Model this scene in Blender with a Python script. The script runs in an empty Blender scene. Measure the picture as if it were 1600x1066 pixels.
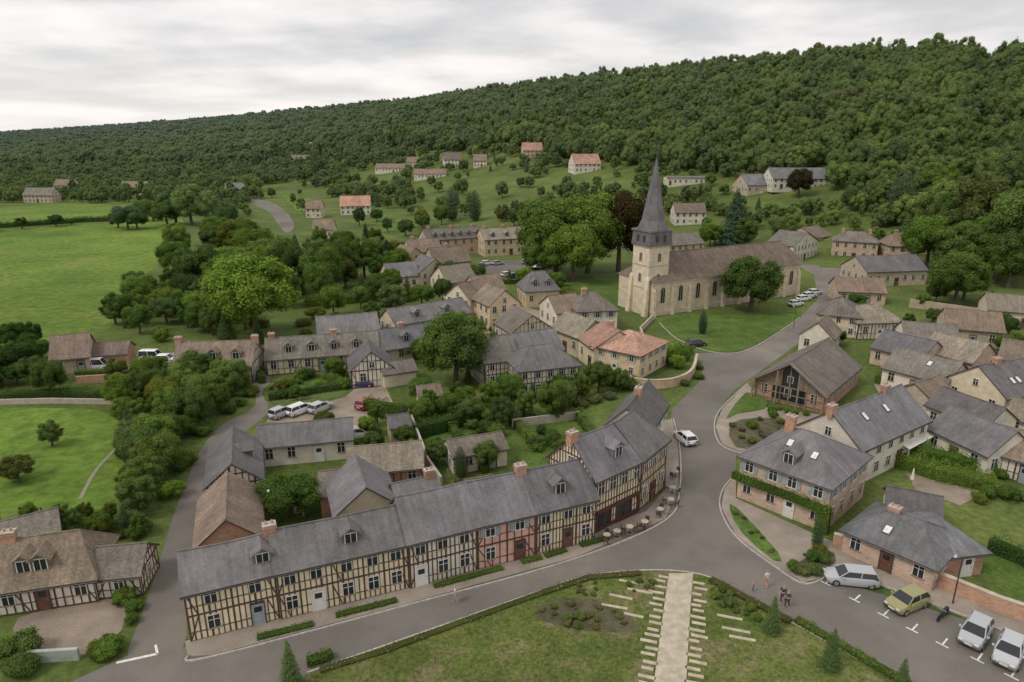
import bpy, bmesh, math, random
import numpy as np
from mathutils import Vector, Matrix
R=random.Random(11); NR=np.random.RandomState(5)
H=38.0;F=1050.0;P=math.radians(16.85);SP,CP=math.sin(P),math.cos(P)
sc=bpy.context.scene; COL=sc.collection
def lerp(x,xs,ys):
    return float(np.interp(x,xs,ys))
TX=[-700,-300,0,200,350,500,650,800,950,1100,1250,1400,1490,1525,1600,2000,2600]
TS=[220,215,209,197,185,172,158,136,117,99,82,68,62,80,49,30,18]
TR=[3300,3000,2600,2200,1900,1600,1250,1000,850,720,600,520,470,455,420,350,300]
TF=[1100,1000,850,700,600,420,300,240,235,230,215,195,180,178,170,150,140]
def hill(x,y):
    if y<100: return 0.0
    px=800+x/y*F*1.044
    yf=lerp(px,TX,TF)
    if y<=yf: return 0.0
    yr=lerp(px,TX,TR); sk=lerp(px,TX,TS)
    Hr=H+yr*math.tan(-math.atan((sk-533)/F)-P)-13
    q=(y-yf)/(yr-yf)
    if q<1:
        f=.5*q*q**.3+.5*q*q*(3-2*q)
        return Hr*f
    return Hr*(1-.12*min(q-1,3))
def ray(px,py):
    u=(px-800)/F;v=(py-533)/F
    return Vector((u,CP-v*SP,-SP-v*CP))
def at(px,py,z=0.0):
    d=ray(px,py);t=(z-H)/d.z
    return Vector((d.x*t,d.y*t,z))
def ground(px,py):
    d=ray(px,py);t=60.0
    while t<4000:
        x,y,z=d.x*t,d.y*t,H+d.z*t
        if z<=hill(x,y): return Vector((x,y,hill(x,y)))
        t*=1.004
    return Vector((x,y,hill(x,y)))
def proj(x,y,z):
    dz=H-z; zc=y*CP+dz*SP
    if zc<1:return None
    return 800+F*x/zc, 533+F*(dz*CP-y*SP)/zc
def inpoly(x,y,pl):
    c=False;n=len(pl);j=n-1
    for i in range(n):
        xi,yi=pl[i][0],pl[i][1];xj,yj=pl[j][0],pl[j][1]
        if (yi>y)!=(yj>y) and x<(xj-xi)*(y-yi)/(yj-yi)+xi: c=not c
        j=i
    return c
# ---------------- materials
def newmat(n):
    m=bpy.data.materials.new(n);m.use_nodes=True
    nt=m.node_tree;return m,nt,nt.nodes,nt.links,nt.nodes['Principled BSDF']
def noise_(nt,scale,det=4,vec=None,rough=.6):
    n=nt.nodes.new('ShaderNodeTexNoise');n.inputs['Scale'].default_value=scale;n.inputs['Detail'].default_value=det;n.inputs['Roughness'].default_value=rough
    if vec: nt.links.new(vec,n.inputs['Vector'])
    return n.outputs['Fac']
def ramp(nt,fac,stops):
    r=nt.nodes.new('ShaderNodeValToRGB');e=r.color_ramp.elements
    while len(e)<len(stops): e.new(.5)
    for i,(p,c) in enumerate(stops):
        e[i].position=p;e[i].color=(c[0],c[1],c[2],1) if not isinstance(c,(int,float)) else (c,c,c,1)
    nt.links.new(fac,r.inputs[0]);return r.outputs[0]
def mix(nt,a,b,f=1.0,typ='MULTIPLY'):
    m=nt.nodes.new('ShaderNodeMix');m.data_type='RGBA';m.blend_type=typ
    for s,v in ((0,f),(6,a),(7,b)):
        if hasattr(v,'is_linked') or hasattr(v,'links'): nt.links.new(v,m.inputs[s])
        elif s==0: m.inputs[0].default_value=v
        else: m.inputs[s].default_value=(v[0],v[1],v[2],1)
    return m.outputs[2]
def bump(nt,fac,b,st=.3,dist=.05):
    n=nt.nodes.new('ShaderNodeBump');n.inputs['Strength'].default_value=st;n.inputs['Distance'].default_value=dist
    nt.links.new(fac,n.inputs['Height']);nt.links.new(n.outputs[0],b.inputs['Normal'])
def wpos(nt): return nt.nodes.new('ShaderNodeNewGeometry').outputs['Position']
def ocol(nt): return nt.nodes.new('ShaderNodeObjectInfo').outputs['Color']
def plain(n,c,r=.7,met=0,var=.25,sc_=3):
    m,nt,N,L,b=newmat(n);b.inputs['Roughness'].default_value=r;b.inputs['Metallic'].default_value=met
    f=noise_(nt,sc_,5,wpos(nt))
    L.new(ramp(nt,f,[(.3,[x*(1-var) for x in c]),(.7,[min(1,x*(1+var)) for x in c])]),b.inputs['Base Color']);return m
def field(n,stops,s1,s2,bs=.4,rough=.95,amt=.5):
    m,nt,N,L,b=newmat(n);p=wpos(nt);b.inputs['Roughness'].default_value=rough;b.inputs['Specular IOR Level'].default_value=.15
    c=ramp(nt,noise_(nt,s1,6,p),stops)
    f2=noise_(nt,s2,6,p,.75)
    c=mix(nt,c,ramp(nt,f2,[(.3,1-amt),(.7,1+amt*.5)]))
    f3=noise_(nt,s1*.22,3,p)
    c=mix(nt,c,ramp(nt,f3,[(.35,.8),(.65,1.14)]))
    L.new(c,b.inputs['Base Color']);bump(nt,f2,b,bs,.08);return m
M={}
M['ground']=field('rough_grass',[(.3,(.08,.115,.035)),(.5,(.12,.165,.042)),(.65,(.16,.195,.055)),(.8,(.21,.20,.105))],.07,1.2)
M['meadow']=field('meadow_grass',[(.3,(.095,.165,.028)),(.42,(.13,.22,.034)),(.55,(.165,.25,.04)),(.75,(.23,.285,.075))],.045,.5,.4,amt=.55)
M['lawn']=field('lawn_grass',[(.25,(.075,.11,.028)),(.40,(.11,.15,.036)),(.52,(.15,.175,.05)),(.66,(.25,.21,.12))],.25,3.5,.6,amt=.7)
M['garden']=field('garden_grass',[(.3,(.07,.125,.026)),(.6,(.12,.19,.04)),(.8,(.18,.18,.075))],.3,2.5,.5,amt=.6)
M['soil']=field('planted_soil',[(.3,(.08,.09,.04)),(.6,(.15,.13,.085)),(.8,(.10,.15,.05))],1.2,6,.6)
M['asphalt']=field('asphalt',[(.3,(.17,.153,.134)),(.48,(.192,.174,.153)),(.53,(.21,.191,.168)),(.75,(.235,.214,.188))],.12,9,.15,.85,.2)
M['gutter']=plain('worn_earth',(.25,.23,.18),.85)
M['pave']=field('pavement_gravel',[(.3,(.29,.25,.205)),(.7,(.38,.33,.28))],.5,7,.2,.9,.25)
M['gravel']=field('gravel',[(.3,(.26,.215,.17)),(.7,(.39,.32,.255))],.4,6,.3,.95,.3)
M['kerb']=plain('kerb_stone',(.42,.39,.35),.85)
M['slab']=plain('pale_slab',(.46,.40,.31),.85,sc_=1.5)
M['paint']=plain('road_paint',(.72,.72,.69),.7)
M['timber']=plain('timber',(.082,.048,.034),.8,sc_=6)
M['white']=plain('white_joinery',(.66,.64,.60),.6,var=.1)
M['doorm']=plain('brown_door',(.13,.06,.04),.6)
M['shop']=plain('dark_red_shopfront',(.085,.03,.026),.5)
M['blue']=plain('grey_blue_joinery',(.28,.32,.34),.6)
M['metal']=plain('dark_metal',(.08,.085,.08),.5,.5)
M['wood']=plain('weathered_wood',(.26,.20,.145),.8)
M['canvas']=plain('cream_canvas',(.72,.69,.62),.8,var=.08)
M['bark']=plain('bark',(.10,.08,.06),.9,sc_=5)
M['rubber']=plain('tyre_rubber',(.02,.02,.02),.8)
M['alloy']=plain('wheel_alloy',(.45,.45,.46),.35,.7,.05)
M['lampred']=plain('rear_lamp',(.4,.02,.02),.3)
M['lampw']=plain('headlamp_lens',(.7,.7,.7),.15)
m,nt,N,L,b=newmat('window_glass');b.inputs['Base Color'].default_value=(.025,.03,.035,1);b.inputs['Roughness'].default_value=.12;M['glass']=m
m,nt,N,L,b=newmat('car_paint');L.new(ocol(nt),b.inputs['Base Color']);b.inputs['Roughness'].default_value=.3;b.inputs['Coat Weight'].default_value=.5;M['car']=m
m,nt,N,L,b=newmat('cloth');L.new(ocol(nt),b.inputs['Base Color']);b.inputs['Roughness'].default_value=.9;M['cloth']=m
M['skin']=plain('skin',(.5,.3,.22),.6,var=.05)
def wallmat(n,brick=False,stone=False):
    m,nt,N,L,b=newmat(n);p=wpos(nt);b.inputs['Roughness'].default_value=.9
    oc=ocol(nt)
    c=mix(nt,oc,ramp(nt,noise_(nt,.7,6,p,.7),[(.3,.74),(.65,1.1)]))
    if brick or stone:
        br=N.new('ShaderNodeTexBrick');uv=N.new('ShaderNodeUVMap')
        L.new(uv.outputs[0],br.inputs['Vector']);br.inputs['Scale'].default_value=1
        br.inputs['Brick Width'].default_value=.26 if brick else .5;br.inputs['Row Height'].default_value=.085 if brick else .28
        br.inputs['Mortar Size'].default_value=.008 if brick else .015
        br.inputs['Color1'].default_value=(1.15,1.1,1.05,1) if brick else (1.06,1.05,1.04,1);br.inputs['Color2'].default_value=(.78,.74,.7,1) if brick else (.92,.9,.88,1);br.inputs['Mortar'].default_value=(1.1,1.2,1.25,1) if brick else (.9,.88,.85,1)
        c=mix(nt,c,br.outputs[0]);bump(nt,br.outputs['Fac'],b,-.2,.02)
    else: bump(nt,noise_(nt,6,4,p),b,.2,.03)
    L.new(c,b.inputs['Base Color']);return m
M['plaster']=wallmat('plaster');M['brick']=wallmat('brickwork',brick=True);M['stone']=wallmat('stonework',stone=True)
def roofmat(n,bw,rh,rough,moss,ms=.75,bc=(1.2,.74,.5)):
    m,nt,N,L,b=newmat(n);p=wpos(nt);b.inputs['Roughness'].default_value=rough
    uv=N.new('ShaderNodeUVMap');br=N.new('ShaderNodeTexBrick');L.new(uv.outputs[0],br.inputs['Vector'])
    br.inputs['Scale'].default_value=1;br.inputs['Brick Width'].default_value=bw;br.inputs['Row Height'].default_value=rh;br.inputs['Mortar Size'].default_value=.012
    br.inputs['Color1'].default_value=(bc[0],bc[0],bc[0],1);br.inputs['Color2'].default_value=(bc[1],bc[1],bc[1]*1.02,1);br.inputs['Mortar'].default_value=(bc[2],bc[2],bc[2],1)
    c=mix(nt,ocol(nt),br.outputs[0])
    c=mix(nt,c,ramp(nt,noise_(nt,.35,6,p,.7),[(.3,.66),(.7,1.32)]))
    c=mix(nt,c,moss,ramp(nt,noise_(nt,1.3,6,p,.7),[(.48,0),(.74,ms)]),'MIX')
    mp=N.new('ShaderNodeMapping');mp.inputs['Scale'].default_value=(2.2,.22,1);L.new(uv.outputs[0],mp.inputs[0])
    c=mix(nt,c,ramp(nt,noise_(nt,1,5,mp.outputs[0],.6),[(.35,.8),(.65,1.14)]))
    L.new(c,b.inputs['Base Color']);bump(nt,br.outputs['Fac'],b,-.35,.02);return m
M['slate']=roofmat('slate_roof',.24,.14,.6,(.20,.18,.15),.5,(1.12,.84,.62));M['tile']=roofmat('clay_tile_roof',.2,.16,.85,(.16,.145,.105));M['pantile']=roofmat('salmon_tile_roof',.2,.16,.85,(.22,.17,.12),.35)
def leafmat(n,stops,flower=None):
    m,nt,N,L,b=newmat(n);N.remove(b);out=N['Material Output']
    oi=N.new('ShaderNodeObjectInfo');wp_=wpos(nt)
    a0=N.new('ShaderNodeMath');a0.operation='MULTIPLY_ADD';L.new(oi.outputs['Random'],a0.inputs[0]);a0.inputs[1].default_value=.66
    nz=N.new('ShaderNodeMath');nz.operation='MULTIPLY_ADD';L.new(noise_(nt,.012,3,wp_),nz.inputs[0]);nz.inputs[1].default_value=1.2;nz.inputs[2].default_value=-.42
    L.new(nz.outputs[0],a0.inputs[2])
    c=ramp(nt,a0.outputs[0],stops)
    c=mix(nt,c,oi.outputs['Color'])
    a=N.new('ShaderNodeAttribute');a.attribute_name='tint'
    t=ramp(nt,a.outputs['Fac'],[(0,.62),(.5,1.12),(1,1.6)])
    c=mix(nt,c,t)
    c=mix(nt,c,ramp(nt,noise_(nt,.3,3,wp_),[(.3,.82),(.7,1.18)]))
    if flower: c=mix(nt,c,flower,ramp(nt,a.outputs['Fac'],[(.72,0),(.78,.9)]),'MIX')
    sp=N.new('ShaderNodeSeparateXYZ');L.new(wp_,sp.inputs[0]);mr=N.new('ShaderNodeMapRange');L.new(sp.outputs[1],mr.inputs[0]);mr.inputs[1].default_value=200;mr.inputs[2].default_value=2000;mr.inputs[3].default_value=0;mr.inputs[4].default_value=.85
    c=mix(nt,c,(.20,.25,.215),mr.outputs[0],'MIX')  # distance haze painted into the leaf colour, stronger with world Y
    d=N.new('ShaderNodeBsdfDiffuse');tr=N.new('ShaderNodeBsdfTranslucent');ms=N.new('ShaderNodeMixShader');ms.inputs[0].default_value=.34
    L.new(c,d.inputs[0]);L.new(c,tr.inputs[0]);L.new(d.outputs[0],ms.inputs[1]);L.new(tr.outputs[0],ms.inputs[2]);L.new(ms.outputs[0],out.inputs[0]);return m
G=[(0,(.10,.155,.06)),(.18,(.135,.20,.06)),(.38,(.18,.255,.07)),(.5,(.115,.175,.065)),(.64,(.20,.285,.075)),(.78,(.175,.21,.08)),(.92,(.25,.33,.085))]
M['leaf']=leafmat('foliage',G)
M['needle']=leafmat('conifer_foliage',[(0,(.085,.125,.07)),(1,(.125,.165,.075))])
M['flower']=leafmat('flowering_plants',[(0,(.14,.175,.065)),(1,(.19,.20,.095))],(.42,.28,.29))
# ---------------- mesh builder
class MB:
    def __init__(s): s.v=[];s.f=[];s.m=[]
    def face(s,pts,m=0):
        i=len(s.v);s.v+=[tuple(p) for p in pts];s.f.append(list(range(i,i+len(pts))));s.m.append(m)
    def hexa(s,b,t,m=0):
        s.face(b[::-1],m);s.face(t,m)
        for i in range(len(b)):
            j=(i+1)%len(b);s.face([b[i],b[j],t[j],t[i]],m)
    def box(s,x0,y0,z0,x1,y1,z1,m=0):
        s.hexa([(x0,y0,z0),(x1,y0,z0),(x1,y1,z0),(x0,y1,z0)],[(x0,y0,z1),(x1,y0,z1),(x1,y1,z1),(x0,y1,z1)],m)
    def tube(s,p,q,r0,r1,n=8,m=0):
        p=Vector(p);q=Vector(q);d=(q-p).normalized();a=d.orthogonal().normalized();c=d.cross(a)
        k=[(math.cos(i*2*math.pi/n),math.sin(i*2*math.pi/n)) for i in range(n)]
        s.hexa([p+(a*x+c*y)*r0 for x,y in k],[q+(a*x+c*y)*r1 for x,y in k],m)
    def mesh(s,name,mats,weld=0,bev=0):
        me=bpy.data.meshes.new(name);me.from_pydata(s.v,[],s.f)
        for k in mats: me.materials.append(M[k])
        me.polygons.foreach_set('material_index',s.m)
        uv=me.uv_layers.new(name='UVMap')
        me.update()
        for p in me.polygons:
            n=p.normal
            t=Vector((0,0,1)).cross(n)
            if t.length<.05: t=Vector((1,0,0))
            t.normalize();b_=n.cross(t)
            for li in p.loop_indices:
                c=me.vertices[me.loops[li].vertex_index].co
                uv.data[li].uv=(c.dot(t),c.dot(b_))
        if weld:
            bm=bmesh.new();bm.from_mesh(me);bmesh.ops.remove_doubles(bm,verts=bm.verts,dist=.001)
            if bev:
                ed=[e for e in bm.edges if len(e.link_faces)==2 and e.calc_face_angle(0)>.5]
                bmesh.ops.bevel(bm,geom=ed,offset=bev,segments=2,affect='EDGES',profile=.6)
            bmesh.ops.recalc_face_normals(bm,faces=bm.faces);bm.to_mesh(me);bm.free()
            for p in me.polygons:p.use_smooth=True
        return me
def obj(name,me,parent=None,loc=(0,0,0),rz=0,color=None,**k):
    o=bpy.data.objects.new(name,me);COL.objects.link(o)
    if parent:o.parent=parent
    o.location=loc;o.rotation_euler=(0,0,rz)
    if color:o.color=(color[0],color[1],color[2],1)
    for a,b_ in k.items(): o[a]=b_
    return o
def spawn(name,parts,loc,rz=0,s=1,color=None,**k):
    r=obj(name,None,None,loc,rz,**k);r.empty_display_size=.3
    r.scale=(s,s,s) if isinstance(s,(int,float)) else s
    os=[]
    for p in parts:
        pn,me,pl,pr=p[:4];par=os[p[4]] if len(p)>4 and p[4] is not None else r
        os.append(obj(pn,me,par,pl,pr,color))
    return r
def smooth(pts,n=6,closed=True):
    out=[];N_=len(pts)
    rng=range(N_) if closed else range(N_-1)
    for i in rng:
        g=(lambda k:pts[k%N_]) if closed else (lambda k:pts[max(0,min(N_-1,k))])
        p0,p1,p2,p3=g(i-1),g(i),g(i+1),g(i+2)
        for j in range(n):
            t=j/n
            out.append(tuple(.5*((2*p1[k])+(-p0[k]+p2[k])*t+(2*p0[k]-5*p1[k]+4*p2[k]-p3[k])*t*t+(-p0[k]+3*p1[k]-3*p2[k]+p3[k])*t**3) for k in range(2)))
    if not closed: out.append(tuple(pts[-1][:2]))
    return out
CLEAR=[]
def surf(name,pts,z0,z1,mat,label,sm=0,clear=False):
    w=[at(*p)[:2] for p in pts]
    if sm:w=smooth(w,sm)
    if clear:CLEAR.append(w)
    bm=bmesh.new();f=bm.faces.new([bm.verts.new((x,y,z1)) for x,y in w])
    f.normal_update()
    if f.normal.z<0:f.normal_flip()
    if z0 is not None:
        r=bmesh.ops.extrude_face_region(bm,geom=[f])
        for v in [g for g in r['geom'] if isinstance(g,bmesh.types.BMVert)]: v.co.z=z0
    bmesh.ops.triangulate(bm,faces=bm.faces)
    me=bpy.data.meshes.new(name);bm.to_mesh(me);bm.free();me.materials.append(M[mat])
    return obj(name,me,label=label,category=name.split('_')[0],kind='structure')
def wstrip(pts,w,h,z0,mb,m=0):
    n=len(pts);L_=[];Rr=[]
    for i in range(n):
        a=Vector(pts[max(0,i-1)][:2]);b=Vector(pts[min(n-1,i+1)][:2]);d=(b-a).normalized();q=Vector((-d.y,d.x))*w/2;c=Vector(pts[i][:2])
        L_.append(c+q);Rr.append(c-q)
    for i in range(n-1):
        a=[Rr[i],Rr[i+1],L_[i+1],L_[i]]
        mb.hexa([(p.x,p.y,z0) for p in a],[(p.x,p.y,z0+h) for p in a],m)
def strip(name,pts,w,h,mat,label,sm=0,z0=0.0,cat=None,struct=False,color=None,cap=None):
    wp=[at(*p)[:2] for p in pts]
    if sm:wp=smooth(wp,sm,False)
    mb=MB();wstrip(wp,w,h,z0,mb)
    if cap: wstrip(wp,w+.12,.08,z0+h,mb,1)
    k={'kind':'structure'} if struct else {}
    return obj(name,mb.mesh(name,[mat]+([cap] if cap else [])),color=color,label=label,category=cat or name.replace('_',' '),**k)
# ---------------- terrain
xs=np.linspace(-1.35,1.35,150);ys=[-60,-20,5,20,40,60,80,100,120]+list(np.geomspace(135,5200,120))
V=[];Fc=[]
for y in ys:
    for s in xs:
        x=s*(max(y,0)+90);V.append((x,y,hill(x,y)))
nx=len(xs)
for j in range(len(ys)-1):
    for i in range(nx-1):
        a=j*nx+i;Fc.append((a,a+1,a+nx+1,a+nx))
me=bpy.data.meshes.new('ground');me.from_pydata(V,[],Fc);me.materials.append(M['ground'])
for p in me.polygons:p.use_smooth=True
obj('ground',me,label='grassy valley floor rising into a long hill',category='ground',kind='structure')
# ---------------- surfaces
surf('meadow',[(-250,350),(-100,372),(0,360),(120,352),(190,350),(235,322),(270,325),(290,350),(285,385),(255,405),(215,440),(185,480),(172,515),(120,528),(0,545),(-300,560)],None,.01,'meadow','bright green open meadow beside the village',clear=True)
surf('field',[(-250,332),(0,325),(130,318),(215,322),(180,336),(100,345),(0,352),(-250,360)],None,.012,'meadow','pale pasture strip beyond the hedge',clear=True)
surf('meadow',[(-250,640),(60,637),(150,640),(192,655),(195,700),(200,770),(150,800),(60,812),(-250,830)],None,.012,'meadow','small green paddock enclosed by hedges',clear=True)
surf('meadow',[(425,292),(470,300),(500,310),(470,335),(445,310)],None,.014,'meadow','green verge beside the far road')
surf('road',[(40,1180),(110,1066),(205,1022),(285,1012),(640,918),(930,835),(1040,772),(1042,690),(1050,640),(1090,600),(1100,575),(1085,552),(1150,552),(1205,528),(1245,500),(1278,468),(1272,430),(1225,402),(1300,395),(1350,425),(1312,470),(1272,520),(1195,575),(1145,612),(1120,645),(1150,700),(1150,800),(1300,905),(1640,1010),(1900,1100),(1900,1500),(0,1500)],None,.02,'asphalt','grey asphalt street curving through the village',clear=True)
surf('road',[(200,1035),(222,960),(245,890),(266,820),(285,770),(312,705),(350,662),(398,636),(395,600),(388,560),(420,560),(422,600),(418,645),(378,678),(345,715),(330,765),(322,800),(308,850),(292,930),(285,1015)],None,.014,'asphalt','narrow asphalt lane between cottages',sm=3,clear=True)
surf('road',[(390,311),(420,315),(446,330),(460,352),(448,364),(434,350),(420,331),(398,320)],None,.016,'asphalt','pale road curving out of the village',sm=3,clear=True)
CLEAR.append([at(*p)[:2] for p in [(385,318),(460,325),(480,365),(465,388),(412,388),(400,350)]])
surf('car_park',[(415,660),(435,634),(520,610),(600,598),(615,632),(590,655),(560,680),(480,662)],None,.011,'gravel','gravel parking yard behind the cottages',clear=True)
surf('car_park',[(120,560),(290,550),(300,575),(260,585),(130,585)],None,.011,'gravel','small gravel yard by the farmhouse',clear=True)
surf('car_park',[(745,408),(860,405),(880,418),(850,436),(790,438),(740,425)],None,.011,'asphalt','village square used as a car park',clear=True)
surf('courtyard',[(1365,600),(1430,590),(1470,640),(1450,660),(1380,625)],None,.011,'gravel','gravel courtyard between slate-roofed houses',clear=True)
surf('courtyard',[(740,485),(800,475),(900,500),(935,520),(900,560),(870,530),(790,525)],None,.011,'gravel','gravel court between old village houses')
surf('yard',[(30,965),(100,948),(170,935),(195,945),(190,985),(140,1020),(70,1030),(25,1000)],None,.015,'gravel','pale gravel yard in front of farmhouse',sm=2,clear=True)
surf('lawn',[(1030,505),(1100,490),(1180,492),(1240,488),(1250,497),(1205,525),(1160,548),(1110,548),(1060,528)],.0,.09,'garden','church lawn ringed by the road',sm=3,clear=True)
surf('lawn',[(820,430),(975,432),(1000,500),(900,470),(850,450)],None,.013,'garden','shaded lawn beside the church')
LW=[(480,1052),(600,1010),(720,968),(850,922),(920,900),(1000,892),(1060,893),(1110,903),(1170,935),(1240,975),(1330,1025),(1400,1066),(1480,1130),(1500,1400),(420,1400),(450,1120)]
surf('lawn',LW,.0,.11,'lawn','mown village green with worn patches',clear=True)
surf('pavement',[(293,1024),(289,1004),(640,915),(930,832),(1010,800),(1040,765),(1040,700),(1036,660),(1050,655),(1060,700),(1060,765),(1040,812),(900,872),(640,944),(330,1026),(300,1027)],.0,.13,'pave','pavement along the half-timbered terrace',clear=True)
surf('pavement',[(1150,742),(1132,765),(1127,795),(1150,838),(1215,888),(1255,912),(1285,905),(1300,893),(1420,930),(1640,1015),(1660,985),(1500,915),(1330,860),(1270,835),(1150,780)],.0,.13,'pave','pavement and forecourt by brick houses',clear=True)
surf('pavement',[(1168,600),(1128,640),(1118,668),(1128,695),(1160,708),(1240,700),(1290,690),(1290,650),(1200,640)],.0,.12,'pave','pavement around planted beds',clear=True)
surf('terrace',[(1395,700),(1450,690),(1560,760),(1500,790),(1430,765)],None,.02,'gravel','pale garden terrace behind brick house',clear=True)
for l in [[(293,1027),(330,1028),(640,946),(900,874),(1040,814),(1062,766),(1062,700),(1052,655)],[(1150,742),(1130,765),(1125,795),(1149,839),(1214,889),(1255,913),(1285,906),(1300,894),(1420,931),(1640,1016)],[(1168,600),(1126,640),(1116,668),(1126,696),(1160,710)],[(1030,505),(1058,530),(1110,550),(1162,550),(1207,526),(1250,497)],[(480,1053),(600,1011),(720,969),(850,923),(920,901),(1000,893),(1060,894),(1110,904),(1170,936),(1240,976),(1330,1026),(1400,1067)]]:
    strip('kerb',l,.15,.15,'kerb','pale stone kerb edging the street',sm=5,struct=True)
surf('planting_bed',[(1135,655),(1165,615),(1195,625),(1195,640),(1150,648)],.12,.2,'garden','grass bed inside pavement',sm=2)
surf('planting_bed',[(1140,665),(1180,655),(1230,660),(1245,680),(1200,700),(1150,700)],.12,.2,'soil','planted bed beside the road',sm=2)
surf('planting_bed',[(1140,797),(1150,795),(1215,865),(1210,878),(1160,835)],.13,.2,'garden','narrow grass bed along the kerb',sm=2)
surf('planting_bed',[(1235,890),(1290,862),(1305,880),(1262,905)],.13,.22,'soil','shrub bed beside the parking bays',sm=2)
surf('planting_bed',[(840,950),(900,935),(960,950),(1000,985),(960,990),(900,985),(850,972)],.11,.13,'soil','worn flower bed on the green',sm=2)
for g,lab in [([(650,665),(745,650),(750,690),(690,760),(670,730)],'back garden lawn'),([(800,670),(880,660),(910,690),(890,720),(830,735),(800,700)],'clipped garden lawn'),([(415,800),(520,790),(525,812),(420,820)],'small back lawn'),([(420,600),(540,590),(540,620),(430,635)],'kitchen garden'),([(1530,860),(1640,900),(1640,950),(1540,905)],'green garden lawn'),([(590,340),(650,330),(640,360),(600,365)],'garden lawn')]:
    surf('lawn',g,None,.017,'garden',lab+' behind the cottages',sm=3)
strip('footpath',[(197,650),(188,690),(150,735),(125,780)],.4,.01,'gutter','narrow worn footpath across paddock',sm=4,z0=.02,struct=True)
surf('path',[(1045,898),(1083,898),(1078,960),(1072,1066),(1066,1200),(1005,1200),(1022,1066),(1034,975)],.1,.16,'slab','pale stone path across the green')
mb=MB();mb.box(-.5,-.5,0,.5,.5,1);slabme=mb.mesh('stone_slab',['slab'])
pa,pb=at(1063,905),at(1045,1080);pd=(pb-pa);PL=pd.length;pd.normalize();pq=Vector((-pd.y,pd.x,0));ang=math.atan2(pq.y,pq.x)
for sgn in (1,-1):
    t=.3;i_=0
    while t<PL+3:
        ln=R.choice([.9,1.1,1.3]);off=1.0+(.25 if i_%2 else 0)+ln/2;i_+=1
        c=pa+pd*t+pq*off*sgn
        o=obj('stone_slab',slabme,None,(c.x,c.y,.1),ang+R.uniform(-.015,.015),label='pale stone slab set in the grass',category='slab',group='stone slabs beside the path')
        o.scale=(ln,.30,.06);t+=R.choice([.65,.75,.85])
for (sx,sy,ln) in [(985,910,2.0),(1000,924,2.2),(958,948,2.4),(1140,965,2),(1150,985,2.2),(1160,998,2),(970,933,2.0),(990,962,1.6)]:
    c=at(sx,sy,.1);o=obj('stone_slab',slabme,None,(c.x,c.y,.1),ang+R.uniform(-.03,.03),label='pale stone slab set in the grass',category='slab',group='stone slabs beside the path');o.scale=(ln,.28,.06)
def mark(pts,w=.12):
    strip('road_marking',pts,w,.004,'paint','white painted line on the asphalt',z0=.021,struct=True)
mark([(182,1036),(246,1022)],.25);mark([(246,1022),(243,1008)],.18)
for (x,y) in [(1290,912),(1335,938),(1380,962),(1425,985),(1472,1008),(1527,1032),(1580,1058)]:
    c=at(x,y);dd=(at(1580,1058)-at(1290,912)).normalized();q=Vector((-dd.y,dd.x,0)).normalized()
    mb=MB();wstrip([c-dd*.45,c+dd*.45],.12,.004,.021,mb);wstrip([c+q*.1,c+q*1.1],.12,.004,.0215,mb)
    obj('road_marking',mb.mesh('road_marking',['paint']),label='white painted parking bay mark',category='marking',kind='structure')
# ---------------- windows etc
WM={}
def winmesh(w,h,st):
    k=(round(w,2),round(h,2),st)
    if k in WM:return WM[k]
    mb=MB();a=w/2
    mb.box(-a,-.03,0,a,0,h,1)
    fr=.07
    mb.box(-a-fr,-.075,0,-a,0,h,0);mb.box(a,-.075,0,a+fr,0,h,0);mb.box(-a-fr,-.077,h,a+fr,0,h+fr,0);mb.box(-a-fr-.05,-.13,-fr,a+fr+.05,0,0,2 if st!='s' else 0)
    mb.box(-.03,-.06,0,.03,-.03,h,0);mb.box(-a,-.055,h*.62,a,-.03,h*.62+.04,0)
    if st=='s':
        for s in (-1,1):
            x0=s*(a+fr+.02);x1=s*(a+fr+w*.5);mb.box(min(x0,x1),-.09,0,max(x0,x1),-.02,h,2)
    WM[k]=mb.mesh('window',['white','glass','blue' if st=='s' else 'wood']);return WM[k]
def doormesh(mat):
    if mat in WM:return WM[mat]
    mb=MB();mb.box(-.48,-.05,0,.48,0,2.02,0);mb.box(-.58,-.09,0,-.48,0,2.1,1);mb.box(.48,-.09,0,.58,0,2.1,1);mb.box(-.58,-.092,2.1,.58,0,2.22,1)
    mb.box(-.3,-.06,1.3,.3,-.05,1.8,2);mb.box(.33,-.1,.95,.4,-.05,1.05,3)
    WM[mat]=mb.mesh('door',[mat,'timber' if mat!='white' else 'white','glass','alloy']);return WM[mat]
RC={'s':('slate',(.155,.149,.155),'grey slate'),'k':('slate',(.13,.121,.118),'dark slate'),'b':('tile',(.235,.175,.13),'brown tile'),'r':('pantile',(.46,.27,.19),'salmon tile'),'m':('tile',(.205,.18,.152),'weathered grey-brown tile'),'t':('tile',(.275,.235,.185),'tan tile')}
WC={'w':('plaster',(.70,.65,.55),'white'),'c':('plaster',(.66,.57,.42),'cream'),'o':('plaster',(.62,.50,.33),'ochre'),'p':('plaster',(.66,.39,.32),'pink'),'k':('brick',(.44,.265,.195),'red brick'),'t':('stone',(.50,.43,.33),'stone'),'q':('brick',(.56,.42,.33),'pale pink brick'),'a':('plaster',(.76,.66,.46),'pale cream')}
FOOT=[]
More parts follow.
